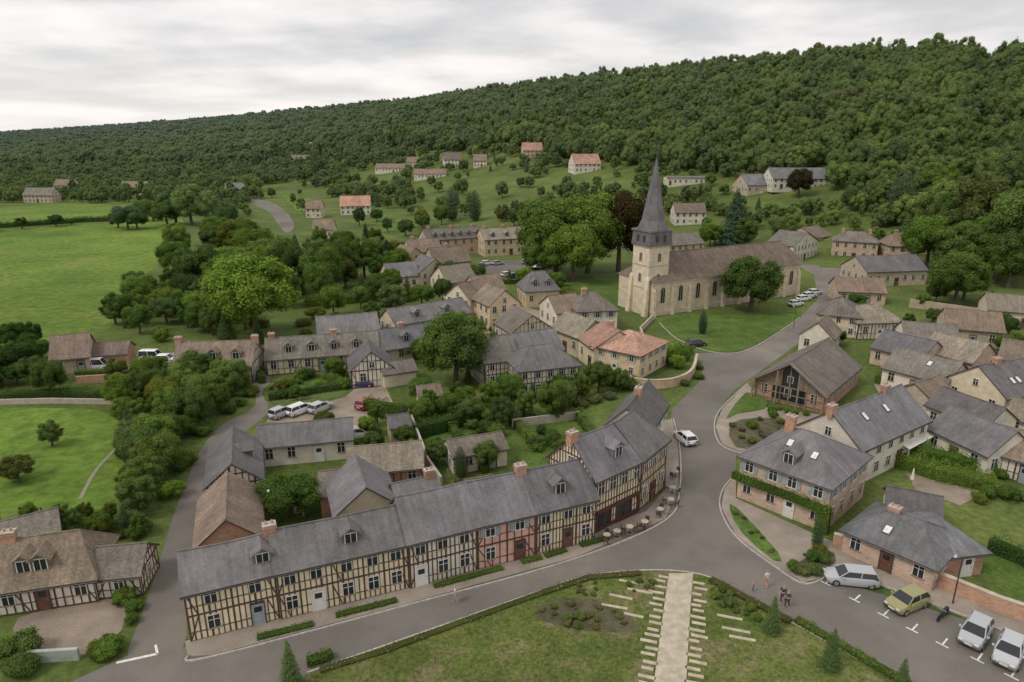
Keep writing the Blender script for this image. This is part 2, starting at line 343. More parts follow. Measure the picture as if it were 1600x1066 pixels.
def house(name,A,B,h,dep,rise,roof,wall,extra='',ridge='x',hip=(0,0),tim=0,ns=None,dorm=(),chim=(),skyl=(),win=1,door=1,doorp=None,z0=0,wp=None,shut=0,ch=1.0,shop=0):
    if wp: a,b=wp
    else: a=at(A[0],A[1],z0+h);b=at(B[0],B[1],z0+h)
    a=Vector((a.x,a.y,0));b=Vector((b.x,b.y,0));d=b-a;L=d.length;yaw=math.atan2(d.y,d.x);o=a;D=dep;base='S'
    if ridge=='d': o=b;yaw+=math.pi/2;L,D=dep,L;base='W'
    rk,rc,rn=RC[roof];wk,wc,wn=WC[wall]
    v=R.uniform(.84,1.18);rc=tuple(x*v*R.uniform(.96,1.04) for x in rc);v=R.uniform(.92,1.08);wc=tuple(x*v for x in wc)
    lab=('%s %s%s with %s roof %s'%(wn,'half-timbered ' if tim else '',name.replace('_',' '),rn,extra)).strip()
    root=obj(name,None,None,(o.x,o.y,z0),yaw,label=' '.join(lab.split()[:12]),category='house' if 'barn' not in name else 'barn')
    FOOT.append((o.x,o.y,yaw,L,D))
    ca,sa=math.cos(yaw),math.sin(yaw)
    def wn_(n): return Vector((n[0]*ca-n[1]*sa,n[0]*sa+n[1]*ca))
    dn=-1.5 if z0>1 else -.1
    mb=MB()
    mb.face([(0,0,dn),(L,0,dn),(L,0,h),(0,0,h)]);mb.face([(L,D,dn),(0,D,dn),(0,D,h),(L,D,h)])
    for x,hp in ((0,hip[0]),(L,hip[1])):
        if hp: mb.face([(x,D,dn),(x,0,dn),(x,0,h),(x,D,h)])
        else: mb.face([(x,D,dn),(x,0,dn),(x,0,h),(x,D/2,h+rise-.02),(x,D,h)])
    mb.face([(0,0,h-.01),(L,0,h-.01),(L,D,h-.01),(0,D,h-.01)])
    obj('wall',mb.mesh('wall',[wk]),root,color=wc)
    ov=.36;k=rise/(D/2);ze=h-ov*k;th=.16;og=.22
    xl=hip[0] if hip[0] else -og;xr=L-hip[1] if hip[1] else L+og
    el=-ov if hip[0] else -og;er=L+ov if hip[1] else L+og
    mb=MB();zr=h+rise
    sg=R.uniform(.04,.15) if not (hip[0] or hip[1]) and L>6 else 0
    T=[(el,-ov,ze),(er,-ov,ze),(er,D+ov,ze),(el,D+ov,ze),(xl,D/2,zr),(xr,D/2,zr)]
    for q in (0,th):
        t=[(x,y,z+q) for x,y,z in T]
        if sg:
            n=6
            def cut(p0,p1,i,s_=1): u=i/n;return (p0[0]+(p1[0]-p0[0])*u,p0[1],p0[2]-sg*s_*math.sin(u*math.pi))
            for i in range(n):
                mb.face([cut(t[0],t[1],i,.3),cut(t[0],t[1],i+1,.3),cut(t[4],t[5],i+1),cut(t[4],t[5],i)])
                mb.face([cut(t[3],t[2],i+1,.3),cut(t[3],t[2],i,.3),cut(t[4],t[5],i),cut(t[4],t[5],i+1)])
        else:
            mb.face([t[0],t[1],t[5],t[4]]);mb.face([t[2],t[3],t[4],t[5]])
        if hip[1]: mb.face([t[1],t[2],t[5]])
        if hip[0]: mb.face([t[3],t[0],t[4]])
    def edge(p,q): mb.face([p,q,(q[0],q[1],q[2]+th),(p[0],p[1],p[2]+th)],1)
    edge(T[0],T[1]);edge(T[2],T[3])
    if hip[0]: edge(T[3],T[0])
    else: edge(T[3],T[4]);edge(T[4],T[0])
    if hip[1]: edge(T[1],T[2])
    else: edge(T[1],T[5]);edge(T[5],T[2])
    if sg:
        for i in range(6):
            q0=cut((xl,D/2,zr+th),(xr,D/2,zr),i);q1=cut((xl,D/2,zr+th),(xr,D/2,zr),i+1);mb.tube(q0,q1,.09,.09,6,2)
    else: mb.tube((xl,D/2,zr+th),(xr,D/2,zr+th),.09,.09,6,2)
    for hp,p0,p1,p2 in ((hip[0],T[0],T[3],T[4]),(hip[1],T[1],T[2],T[5])):
        if hp:
            for q in (p0,p1): mb.tube((q[0],q[1],q[2]+th),(p2[0],p2[1],p2[2]+th),.07,.07,5,2)
    mb.tube((el,-ov-.05,ze+.02),(er,-ov-.05,ze+.02),.06,.06,6,3)
    ro=obj('roof',mb.mesh('roof',[rk,'timber',rk,'metal']),root,color=rc)
    def zs(y): return h+rise*(1-abs(y-D/2)/(D/2))+th
    for c in chim:
        x=c[0]*L;y=c[1]*D if len(c)>1 else D/2;zb=zs(y)-.7;zt=h+rise+.85*ch;w=.36;wl=.5
        mb=MB();mb.box(x-wl,y-w,zb,x+wl,y+w,zt,0);mb.box(x-wl-.08,y-w-.08,zt-.25,x+wl+.08,y+w+.08,zt-.1,0);mb.box(x-wl-.05,y-w-.05,zt,x+wl+.05,y+w+.05,zt+.07,1)
        for s in (-.25,.25): mb.tube((x+s,y,zt+.07),(x+s,y,zt+.35),.12,.09,8,2)
        obj('chimney',mb.mesh('chimney',['brick','kerb','brick']),ro,color=(.46,.27,.19))
    for c in dorm:
        x=c*L;w=.7;y0=min(.8,D*.13);zf=h+k*y0+th;zt=zf+min(1.05,rise*.42);yb=min(D/2,(zt-h)/k);zg=min(zt+.55,h+rise);yg=min(D/2,(zg-h)/k)
        mb=MB()
        mb.face([(x-w,y0,zf-.2),(x+w,y0,zf-.2),(x+w,y0,zt),(x,y0,zg),(x-w,y0,zt)],0)
        for s in (-1,1): mb.face([(x+s*w,y0,zf-.2),(x+s*w,y0,zt),(x+s*w,yb,zt)],0)
        for s in (-1,1):
            q=[(x+s*(w+.2),y0-.25,zt-.17),(x,y0-.25,zg),(x,yg,zg),(x+s*(w+.2),yb,zt-.17)]
            mb.hexa(q,[(a_,b_,c_+.1) for a_,b_,c_ in q],1)
        mb.box(x-.45,y0-.04,zf+.05,x+.45,y0-.01,zt-.02,2);mb.box(x-.52,y0-.07,zf,x-.45,y0-.01,zt,3);mb.box(x+.45,y0-.07,zf,x+.52,y0-.01,zt,3);mb.box(x-.025,y0-.06,zf,x+.025,y0-.04,zt,3)
        mb.box(x-.52,y0-.072,zt-.02,x+.52,y0-.01,zt+.05,3)
        obj('dormer',mb.mesh('dormer',[rk,rk,'glass','white']),ro,color=rc)
    for c in skyl:
        x,yy=c[0]*L,c[1]*D;mb=MB();q=[(x-.35,yy-.45),(x+.35,yy-.45),(x+.35,yy+.45),(x-.35,yy+.45)]
        mb.hexa([(a_,b_,zs(b_)+.0) for a_,b_ in q],[(a_,b_,zs(b_)+.06) for a_,b_ in q],0)
        q=[(x-.28,yy-.38),(x+.28,yy-.38),(x+.28,yy+.38),(x-.28,yy+.38)];mb.face([(a_,b_,zs(b_)+.065) for a_,b_ in q],1)
        obj('skylight',mb.mesh('skylight',['metal','lampw']),ro)
    if ns is None: ns=2 if h>4 else 1
    sh=h/ns
    S=[('S',(0,0),(1,0),(0,-1),L,0),('E',(L,0),(0,1),(1,0),D,not hip[1]),('N',(L,D),(-1,0),(0,1),L,0),('W',(0,D),(0,-1),(-1,0),D,not hip[0])]
    tb=MB();anyt=False
    for sn,oo,aa,nn,Lw,gb in S:
        mid=Vector((oo[0]+aa[0]*Lw/2,oo[1]+aa[1]*Lw/2));wm=Vector((o.x,o.y))+wn_(mid)
        if wn_(nn).dot(-wm)<=0: continue
        def pt(a_,z,dd): return (oo[0]+aa[0]*a_+nn[0]*dd,oo[1]+aa[1]*a_+nn[1]*dd,z)
        rz=math.atan2(aa[1],aa[0])
        if tim:
            anyt=True
            def wb(a0,z0_,a1,z1_,dd=.04): tb.hexa([pt(a0,z0_,0),pt(a1,z0_,0),pt(a1,z0_,dd),pt(a0,z0_,dd)],[pt(a0,z1_,0),pt(a1,z1_,0),pt(a1,z1_,dd),pt(a0,z1_,dd)])
            def dg(a0,z0_,a1,z1_,w=.05,dd=.036):
                vx,vz=a1-a0,z1_-z0_;l=math.hypot(vx,vz);qx,qz=-vz/l*w,vx/l*w
                c=[(a0+qx,z0_+qz),(a0-qx,z0_-qz),(a1-qx,z1_-qz),(a1+qx,z1_+qz)]
                tb.hexa([pt(x,z,0) for x,z in c],[pt(x,z,dd) for x,z in c])
            for i in range(ns+1):
                z=min(i*sh,h-.16)
                wb(0,max(z,0)+.0,Lw,z+.14,.055)
                if i<ns: wb(.1,z+sh*.36,Lw-.1,z+sh*.36+.07,.045)
            n=max(2,int(Lw/tim));st=Lw/n
            for i in range(n+1):
                a_=min(max(i*st,.08),Lw-.08);w=(.048 if i%4 else .08)*R.uniform(.85,1.2)
                for s in range(ns):
                    wb(a_-w,s*sh+.17,a_+w,(s+1)*sh if s<ns-1 else h-.16)
                if gb:
                    zt=h+rise*(1-abs(a_-D/2)/(D/2))-.1
                    if zt>h+.1: wb(a_-w,h,a_+w,zt)
            if gb: wb(D*.25,h+rise*.5-.1,D*.75,h+rise*.5+.02,.05)
            for s in range(ns):
                q0=s*sh+.17;q1=(s+1)*sh-.1;m_=max(st*2,.9)
                for a_ in [0]+[x*4.2 for x in range(1,int(Lw/4.2))]:
                    dg(a_+.1,q0,a_+m_*.9,q1) if R.random()<.5 else dg(a_+m_*.9,q0,a_+.1,q1)
                dg(Lw-.1,q0,Lw-m_*.9,q1)
        if shop and sn==base:
            sb=MB()
            def pb_(a0,z0_,a1,z1_,d0,d1,m_): sb.hexa([pt(a0,z0_,d0),pt(a1,z0_,d0),pt(a1,z0_,d1),pt(a0,z0_,d1)],[pt(a0,z1_,d0),pt(a1,z1_,d0),pt(a1,z1_,d1),pt(a0,z1_,d1)],m_)
            pb_(.3,.0,Lw-.3,.55,.06,.14,0);pb_(.3,2.15,Lw-.3,2.5,.06,.24,0);n=int(Lw/1.1)
            for i in range(n+1):
                a_=.35+i*(Lw-.7)/n;pb_(a_-.08,.55,a_+.08,2.15,.06,.15,2 if i%2 else 0)
                if i<n and i%3!=2: pb_(a_+.08,.55,a_+(Lw-.7)/n-.08,2.15,.06,.09,1)
            obj('shopfront',sb.mesh('shopfront',['shop','glass','timber']),root)
        if win and Lw>2.2:
            sp=2.5 if win==1 else win;n=max(1,int(round((Lw-.6)/sp)));ww=.5*1.7 if sh>2.2 else .7;wh=min(1.25,sh*.5)
            nd=None
            if sn==base and door: nd=int(n*(doorp if doorp is not None else .5));nd=min(nd,n-1)
            for i in range(n):
                a_=(i+.5+R.uniform(-.08,.08))*Lw/n
                for s in range(ns):
                    if s==0 and shop and sn==base: continue
                    if s==0 and nd is not None and (i==nd or (n>7 and i%4==nd%4)):
                        q=pt(a_,0.02,0);obj('door',doormesh(R.choice(['doorm','doorm','blue','white'])),root,(q[0]+nn[0]*.045,q[1]+nn[1]*.045,q[2]),rz)
                    else:
                        q=pt(a_,s*sh+sh*.40,.03 if tim else 0)
                        obj('window',winmesh(ww,wh,'s' if (shut and s>0) or shut==2 else 'n'),root,q,rz)
            if gb and rise>2.6 and Lw>4.5:
                obj('window',winmesh(.7,.9,'n'),root,pt(Lw/2,h+rise*.12,.03 if tim else 0),rz)
    if anyt: obj('timber_frame',tb.mesh('timber_frame',['timber']),root)
    return root,L,D
X=house
X('terraced_house',(285,927),(430,893),4.6,5.3,1.95,'s','a','at the lane corner',tim=.40,dorm=(.88,),chim=((1.0,.5),),doorp=.9)
X('terraced_house',(430,893),(637,847),4.7,5.3,2.1,'s','a','beside brick chimney',tim=.42,dorm=(.57,),win=2.0,doorp=.3)
X('terraced_house',(637,847),(745,820),4.8,6.2,2.6,'s','w','with shuttered ground floor',tim=.42,win=2.2,doorp=.0)
X('terraced_house',(745,820),(838,799),4.8,6.2,2.5,'s','p','with white door',tim=.7,doorp=.5,chim=((.95,.5),),shut=1)
X('terraced_house',(838,799),(932,777),4.8,6.2,2.55,'s','a','with dark timber shopfront',tim=.34,dorm=(.45,),win=2.0,doorp=.4)
X('corner_house',(930,750),(1003,717),6.1,6.6,3.1,'s','a','with dark red cafe front',tim=.40,dorm=(.6,),win=1.8,chim=((0,.5),),doorp=.5,shop=1)
X('corner_house',(1003,717),(1043,685),6.1,6.6,3.1,'k','a','on the street bend',tim=.38,win=1.7,hip=(0,2.2),doorp=.5)
X('townhouse',(945,665),(1012,677),5.6,10,2.6,'k','w','behind the corner cafe',ridge='d',chim=((.5,.5),))
X('cottage',(525,806),(622,788),3.4,7,2.4,'s','t','gable behind terrace',ridge='d',win=0)
X('outbuilding',(500,775),(562,768),2.6,5,1.4,'m','k','beside garden',win=0)
X('outbuilding',(545,740),(660,729),2.5,5.5,1.8,'t','k','with weathered roof',tim=.8)
X('garage',(400,700),(550,686),2.6,6.5,1.4,'s','w','with long low roof',win=3)
X('garden_shed',(708,714),(792,700),2.3,4.5,1.1,'m','w','in back garden')
X('barn',(305,858),(408,838),2.8,9.5,2.3,'b','k','along the lane',ridge='d',win=0)
X('cottage',(322,762),(408,748),3.0,10,2.2,'k','w','along the lane',ridge='d',tim=.6,dorm=(.5,))
X('outbuilding',(625,795),(690,780),2.6,5,1.4,'s','t','behind terrace',win=0,chim=((.9,.5),))
X('garden_shed',(655,620),(690,616),2.2,3,1.0,'b','t','in back garden',win=0);X('garden_shed',(735,775),(775,768),2.2,3,1.0,'m','t','behind terrace',win=0);X('garden_shed',(610,668),(640,664),2.1,3,.9,'s','t','in back garden',win=0);X('garden_shed',(600,585),(650,578),2.3,4,1.2,'m','c','in back garden',win=0)
X('farmhouse',(-80,934),(146,901),2.5,6.2,2.7,'b','w','in gravel yard',tim=.6,dorm=(.5,.62),hip=(0,1.5),chim=((.35,.5),))
X('outbuilding',(144,903),(218,896),2.2,4.2,1.5,'m','w','joined to farmhouse',tim=.6,door=0)
X('barn',(-40,866),(92,832),2.1,4.5,1.4,'m','t','behind farmhouse',win=0)
X('country_house',(270,573),(392,570),3.2,7,3.0,'b','w','with two brick chimneys',tim=.6,dorm=(.2,.5,.8),chim=((0,.5),(1,.5)))
X('cottage',(78,562),(138,556),2.8,7,3.0,'b','t','beside yard',win=2.5)
X('barn',(140,556),(198,552),2.2,5,1.4,'b','k','low open shed',win=0)
X('cottage_row',(415,562),(592,549),2.8,7,2.6,'m','c','with small dormers',dorm=(.2,.4,.6,.8),chim=((.05,.5),(.6,.5)),tim=.9)
X('cottage',(592,548),(682,534),2.8,7,2.6,'s','c','at end of row',dorm=(.5,),chim=((.5,.5),))
X('barn',(497,522),(592,514),3,7,2.4,'s','t','behind cottages',win=0)
X('barn',(548,580),(614,574),3.0,7,2.8,'k','w','with dark gable',ridge='d',tim=.6)
X('cottage',(618,508),(735,488),3,7,2.4,'s','c','behind cottages',dorm=(.3,.7))
X('village_house',(757,567),(812,560),4.4,8,2.8,'m','w','with timber upper floor',tim=.6,chim=((.3,.5),))
X('village_house',(812,580),(905,570),4.4,8,2.4,'s','w','with hipped roof',hip=(3.0,3.0),tim=.6,win=1.9)
X('village_house',(795,558),(880,545),4.4,7,2.6,'s','w','behind hipped house')
X('cottage',(800,520),(862,512),3.8,8,2.8,'m','c','beside narrow passage',ridge='d',tim=.8)
X('cottage',(862,512),(905,528),3.8,7,2.6,'t','t','in village centre')
X('village_house',(765,478),(812,472),5.2,8,2.8,'b','o','ochre gable',ridge='d')
X('village_house',(735,470),(770,462),4.8,8,3.0,'b','c','in village centre')
X('village_house',(822,455),(874,452),4.0,8,3.6,'s','o','with steep mansard',hip=(2.5,2.5),dorm=(.3,.7))
X('village_house',(870,490),(912,486),3.8,9,2.7,'b','w','in village centre')
X('village_house',(903,487),(965,484),4.6,9,2.8,'m','w','with hipped roof',hip=(3.5,3.5),chim=((.3,.5),),shut=1)
X('village_house',(925,540),(1000,556),4.2,10,2.2,'r','o','beside round garden wall',hip=(4,4),chim=((.0,.6),),shut=1)
X('village_house',(905,528),(928,545),4.0,9,2.6,'r','c','joined to hipped house')
X('village_house',(640,395),(690,392),4.8,9,3.2,'b','c','near the square',chim=((.2,.5),))
X('village_house',(668,376),(755,370),5.6,9,3.0,'m','q','long brick row near square',dorm=(.15,.3,.45,.6,.75,.9),chim=((.1,.5),(.5,.5),(.9,.5)),win=2.6)
X('village_house',(757,375),(828,371),5.6,9,3.0,'t','o','long stone row near square',chim=((.1,.5),(.5,.5)),win=2.6,dorm=(.2,.5,.8))
X('village_house',(680,412),(735,407),4.8,9,3.6,'b','q','near the square',chim=((.5,.5),))
X('village_house',(655,427),(705,422),4.3,9,3.2,'k','c','near the square',ridge='d')
X('village_house',(700,442),(745,436),4.3,9,3.2,'t','c','near the square')
X('village_house',(608,434),(655,430),3.8,9,2.8,'s','c','near the square')
X('village_house',(632,407),(668,402),3.8,8,3.2,'b','t','near the square',ridge='d')
X('village_house',(745,457),(790,452),4.0,8,3.0,'b','q','near the square')
hl,HL,HD=X('village_hall',(1180,590),(1292,616),3.0,16,3.7,'m','k','with timber-framed glazed gable',ridge='d',win=3.2,door=0)
mb=MB()
for i in range(9):
    y=.25+i*(HD-.5)/8;zt=3.0+3.7*(1-abs(y-HD/2)/(HD/2))-.35
    mb.box(-.14,y-.09,0,-.01,y+.09,zt,0)
    if i<8:
        y1=y+(HD-.5)/8;z1=3.0+3.7*(1-abs(y1-HD/2)/(HD/2))-.35
        mb.hexa([(-.06,y+.09,2.75),(-.02,y+.09,2.75),(-.02,y1-.09,2.75),(-.06,y1-.09,2.75)],[(-.06,y+.09,max(2.76,zt-.1)),(-.02,y+.09,max(2.76,zt-.1)),(-.02,y1-.09,max(2.76,z1-.1)),(-.06,y1-.09,max(2.76,z1-.1))],1 if i in (3,4) else 3)
        if 2<=i<=5: mb.box(-.06,y+.09,.5,-.02,y1-.09,2.6,1)
for z in (.4,1.5,2.6): mb.box(-.16,.2,z,-.015,HD-.2,z+.14,0)
for s in (0,1):
    y0=-.4 if s==0 else HD+.4
    mb.hexa([(-1.2,y0,2.62),(-.02,y0,2.62),(-.02,HD/2,6.55),(-1.2,HD/2,6.55)],[(-1.2,y0,2.82),(-.02,y0,2.82),(-.02,HD/2,6.77),(-1.2,HD/2,6.77)],2)
for y in (.1,HD-.1,HD*.35,HD*.65): mb.box(-1.1,y-.1,0,-.9,y+.1,3.0+3.7*(1-abs(y-HD/2)/(HD/2))-.4,0)
obj('glazed_porch',mb.mesh('glazed_porch',['wood','glass','tile','wood']),hl,color=(.205,.18,.152),label='timber-framed glazed gable under deep eaves')
X('brick_house',(1158,712),(1298,762),5,10,2.8,'s','q','with climbing vine',hip=(4.2,4.2),dorm=(.5,),chim=((.25,.6),),shut=1,skyl=((.4,.3),(.7,.25)))
X('white_house',(1345,703),(1452,655),4.6,8,3.2,'s','w','with slate roof',skyl=((.3,.3),(.6,.3)),chim=((.0,.5),(.75,.5)))
X('brick_house',(1320,828),(1462,888),2.5,7.5,1.8,'s','q','with low hipped roof',hip=(2.4,2.4),skyl=((.4,.2),),chim=((.35,.5),),ch=.5)
X('brick_house',(1452,872),(1540,862),2.4,7,1.6,'s','k','low wing with hipped roof',hip=(2.2,2.2))
X('outbuilding',(1385,800),(1470,818),2.4,5,1.5,'k','q','low wing behind brick house')
X('outbuilding',(1300,745),(1345,730),3.0,5,1.6,'s','q','lean wing between houses',hip=(1.5,1.5))
X('cottage',(1450,668),(1545,712),3.0,7,2.5,'s','w','in courtyard')
X('cottage',(1545,705),(1625,728),2.7,7,2.2,'b','w','with dark timber end',tim=.7)
X('village_house',(1478,590),(1572,622),3.6,12,3.2,'k','c','cream gable house',ridge='d',skyl=((.3,.2),(.4,.2)),chim=((.3,.5),))
X('village_house',(1448,632),(1540,667),3.2,6,2.0,'k','w','in courtyard')
X('cottage',(1380,574),(1480,600),3.0,8,2.5,'m','w','in courtyard',skyl=((.6,.3),))
X('cottage',(1362,542),(1440,562),3.0,8,2.4,'s','q','in courtyard')
X('cottage',(1440,547),(1520,567),3.2,8,2.6,'t','q','in courtyard')
X('cottage',(1250,522),(1302,530),3.2,7,2.6,'b','w','small white gable',ridge='d')
X('village_house',(1278,490),(1345,497),4.2,10,2.7,'m','c','with hipped roof',hip=(4,4))
X('cottage',(1342,505),(1412,503),3.4,9,2.4,'t','w','with timber wall',tim=.7,hip=(3,3))
X('village_house',(1302,376),(1373,380),5.8,10,2.6,'m','q','with white window surrounds',hip=(4,4),chim=((.2,.5),(.8,.5)),win=2.6)
X('village_house',(1390,384),(1476,386),5.4,10,3.4,'b','q','tile-roofed',chim=((.2,.5),(.5,.5)),hip=(3,3))
X('village_house',(1240,385),(1278,376),5.4,9,3.4,'m','w','white gable house',ridge='d')
X('village_house',(1276,372),(1300,368),4,12,3.0,'b','q','narrow')
X('village_house',(1355,425),(1450,422),4.0,11,3.2,'s','t','by the crossroads',chim=((.5,.5),))
X('cottage',(1310,455),(1385,458),3.0,9,2.5,'b','q','by the crossroads')
X('cottage',(1480,512),(1570,520),3.2,10,2.6,'b','t','behind stone wall')
X('cottage',(1545,484),(1640,492),3.4,10,2.6,'t','c','behind stone wall')
X('cottage',(1415,530),(1500,537),2.9,9,2.2,'m','w','in courtyard')
X('cottage',(1560,560),(1650,575),2.9,9,2.4,'b','w','in courtyard')
X('village_house',(1035,385),(1100,380),5,10,3.0,'m','o','behind church')
X('outbuilding',(1570,650),(1640,668),2.6,6,1.8,'t','w','in courtyard');X('outbuilding',(1500,600),(1450,588),2.6,5,1.6,'b','t','in courtyard',win=0,wp=(at(1455,625,2.6),at(1490,612,2.6)))
def hh(name,px,py,wpx,h,dep,rise,roof,wall,yaw=0,extra='on the hillside',**k):
    g=ground(px,py);t=(g-Vector((0,0,H))).length;w=wpx*t/F;dr=Vector((math.cos(math.radians(yaw)),math.sin(math.radians(yaw)),0))
    X(name,None,None,h,dep,rise,roof,wall,extra,wp=(g-dr*w/2,g+dr*w/2),z0=g.z,**k)
    c=Vector((g.x,g.y)).normalized()*-1;CLEAR.append([(g.x+c.x*a-c.y*b_,g.y+c.y*a+c.x*b_) for a,b_ in ((0,-w*.45),(0,w*.45),(w*1.2,w*.4),(w*1.2,-w*.4))])
for a in [('hillside_house',918,270,42,5,11,5.5,'r','w',15),('hillside_house',832,247,30,5,10,5,'r','q',5),('hillside_house',707,260,26,5,9,5,'m','w',10),('hillside_house',612,270,50,3.6,9,3,'b','w',-5),('hillside_house',672,280,48,3.6,9,3,'b','w',5),('hillside_house',556,336,44,4.6,10,4.6,'r','w',10),('hillside_house',490,341,22,4.6,8,3.6,'b','c',0),('hillside_house',1075,290,62,3.6,9,.6,'m','w',0),('farm_barn',1185,304,36,4,14,4.5,'s','t',10),('farm_barn',1255,296,88,4.6,14,4.4,'s','w',0),('hillside_house',1078,352,46,5,9,3.4,'b','w',0),('hillside_house',470,256,28,4.6,9,4,'b','c',0),('hillside_house',208,304,34,4.6,10,4,'b','w',0),('hillside_house',60,317,36,4.6,9,4,'m','t',0),('hillside_house',365,307,24,4.6,9,4,'s','w',0),('hillside_house',750,262,20,4.6,9,4,'b','c',0),('farm_barn',340,422,60,2.6,8,3,'r','k',8),('hillside_house',490,235,18,5,9,4,'r','w',0),('hillside_house',505,375,30,4,8,3.4,'b','c',5),('hillside_house',645,262,18,4,8,4,'b','w',0),('hillside_house',100,300,24,4.6,9,4,'b','w',0)]:
    hh(*a)
# ---------------- church
O=at(1017,495);O2=at(1262,457);cd=(O2-O).normalized();cyaw=math.atan2(cd.y,cd.x);CL=(O2-O).length-4
church=obj('church',None,None,(O.x,O.y,0),cyaw,label='stone village church with slate spire and long nave',category='church')
FOOT.append((O.x,O.y,cyaw,CL+6,15))
W_=12;hn=7.9;rn=4.9;sc1=(.64,.545,.41)
mb=MB();apse=[(CL,0),(CL+4.5,3.5),(CL+4.5,W_-3.5),(CL,W_),(0,W_),(0,0)]
mb.hexa([(x,y,-.1) for x,y in apse],[(x,y,hn) for x,y in apse])
obj('wall',mb.mesh('wall',['stone']),church,color=sc1)
mb=MB();ov=.5;e=[(-.3,-ov),(CL+.3,-ov),(CL+5,3.2),(CL+5,W_-3.2),(CL+.3,W_+ov),(-.3,W_+ov)];ze=hn-.3
r0=(5,W_/2,hn+rn);r1=(CL-1,W_/2,hn+rn)
q=[(x,y,ze) for x,y in e]
mb.face([q[0],q[1],r1,r0]);mb.face([q[1],q[2],r1]);mb.face([q[2],q[3],r1]);mb.face([q[3],q[4],r1]);mb.face([q[4],q[5],r0,r1]);mb.face([q[5],q[0],r0]);mb.face(q[::-1])
mb.tube(r0,r1,.15,.15,6)
obj('roof',mb.mesh('roof',['tile']),church,color=(.18,.135,.10),label='long brown tiled nave roof')
mb=MB();mb.box(-.25,-.25,hn-.75,CL,-.005,hn-.4);obj('cornice',mb.mesh('cornice',['stone']),church,color=(.62,.55,.44))
mb=MB();mb.box(-.25,-.2,-.1,CL,-.004,.9);obj('plinth',mb.mesh('plinth',['stone']),church,color=(.55,.48,.38))
bays=int(CL/5.2)
mb=MB();xx=0
mb.hexa([(xx-.35,-.9,-.1),(xx+.35,-.9,-.1),(xx+.35,-.003,-.1),(xx-.35,-.003,-.1)],[(xx-.35,-.4,5.6),(xx+.35,-.4,5.6),(xx+.35,-.003,6.2),(xx-.35,-.003,6.2)])
bme=mb.mesh('buttress',['stone'])
for i in range(bays+1): obj('buttress',bme,church,(.4+i*(CL-.8)/bays,-.001,0),color=(.6,.52,.4))
def arch(w,h,n=8):
    pts=[(-w/2,0),(w/2,0)]
    for i in range(n+1):
        a=i*math.pi/n;pts.append((w/2*math.cos(a),h-w/2+w/2*math.sin(a)*1.3))
    return pts
def archmesh(w,h):
    mb=MB();p=arch(w+.4,h+.2);mb.hexa([(x,0,z-.1) for x,z in p],[(x,-.08,z-.1) for x,z in p],0)
    p=arch(w,h);mb.face([(x,-.09,z) for x,z in p],1);mb.box(-.04,-.12,0,.04,-.09,h,0);return mb.mesh('window',['slab','glass'])
aw=archmesh(1.1,3.3);an=archmesh(.7,1.7)
for i in range(bays): obj('window',aw,church,(.4+(i+.5)*(CL-.8)/bays,-.01,2.8),0)
tw=5.6;tx,ty=-.6,1.0;th_=15.4
mb=MB();mb.box(tx,ty,-.1,tx+tw,ty+tw,th_,0);
for (cx,cy) in ((tx,ty),(tx,ty+tw)):
    mb.hexa([(cx-1,cy-.6,-.1),(cx-.003,cy-.6,-.1),(cx-.003,cy+.6,-.1),(cx-1,cy+.6,-.1)],[(cx-.35,cy-.55,8),(cx-.003,cy-.55,8.8),(cx-.003,cy+.55,8.8),(cx-.35,cy+.55,8)],0)
for z in (6,11,th_-.4): mb.box(tx-.1,ty-.1,z,tx+tw+.1,ty+tw+.1,z+.2,1)
obj('tower',mb.mesh('tower',['stone','slab']),church,color=(.68,.59,.45))
for rz,px_,py_ in ((0,tx+tw/2,ty-.01),(-math.pi/2,tx-.01,ty+tw/2)):
    obj('window',an,church,(px_,py_,12.0),rz);obj('window',an,church,(px_,py_,7.4),rz)
mb=MB();c=(tx+tw/2,ty+tw/2)
def sq(h_,z): return [(c[0]-h_,c[1]-h_,z),(c[0]+h_,c[1]-h_,z),(c[0]+h_,c[1]+h_,z),(c[0]-h_,c[1]+h_,z)]
def octa(r,z): return [(c[0]+r*math.cos(math.pi/8+i*math.pi/4-math.pi*.75),c[1]+r*math.sin(math.pi/8+i*math.pi/4-math.pi*.75),z) for i in range(8)]
mb.hexa(sq(3.15,th_),sq(2.95,th_+3.2));mb.hexa(sq(3.3,th_+3.1),sq(3.2,th_+3.45))
lev=[(3.55,th_+3.4),(2.65,th_+5.4),(2.1,th_+8),(1.25,th_+12.5),(.06,th_+18.4)]
for (ra,za),(rb,zb) in zip(lev,lev[1:]): mb.hexa(octa(ra,za),octa(rb,zb))
obj('spire',mb.mesh('spire',['slate']),church,color=(.15,.14,.148),label='pointed slate spire over slate-clad belfry')
mb=MB()
for k in range(4): mb.box(-.28,-.10,k*.35,.28,0,k*.35+.2)
mb.box(-.34,-.02,-.05,.34,.0,1.4);lme=mb.mesh('louvre',['metal'])
for s in (-1.1,1.1):
    obj('louvre',lme,church,(c[0]+s,c[1]-3.12,th_+.9),0);obj('louvre',lme,church,(c[0]-3.12,c[1]+s,th_+.9),-math.pi/2)
mb=MB();mb.tube((c[0],c[1],th_+18.2),(c[0],c[1],th_+20.2),.05,.04,6);mb.box(c[0]-.4,c[1]-.04,th_+19.3,c[0]+.4,c[1]+.04,th_+19.4);obj('cross',mb.mesh('cross',['metal']),church)
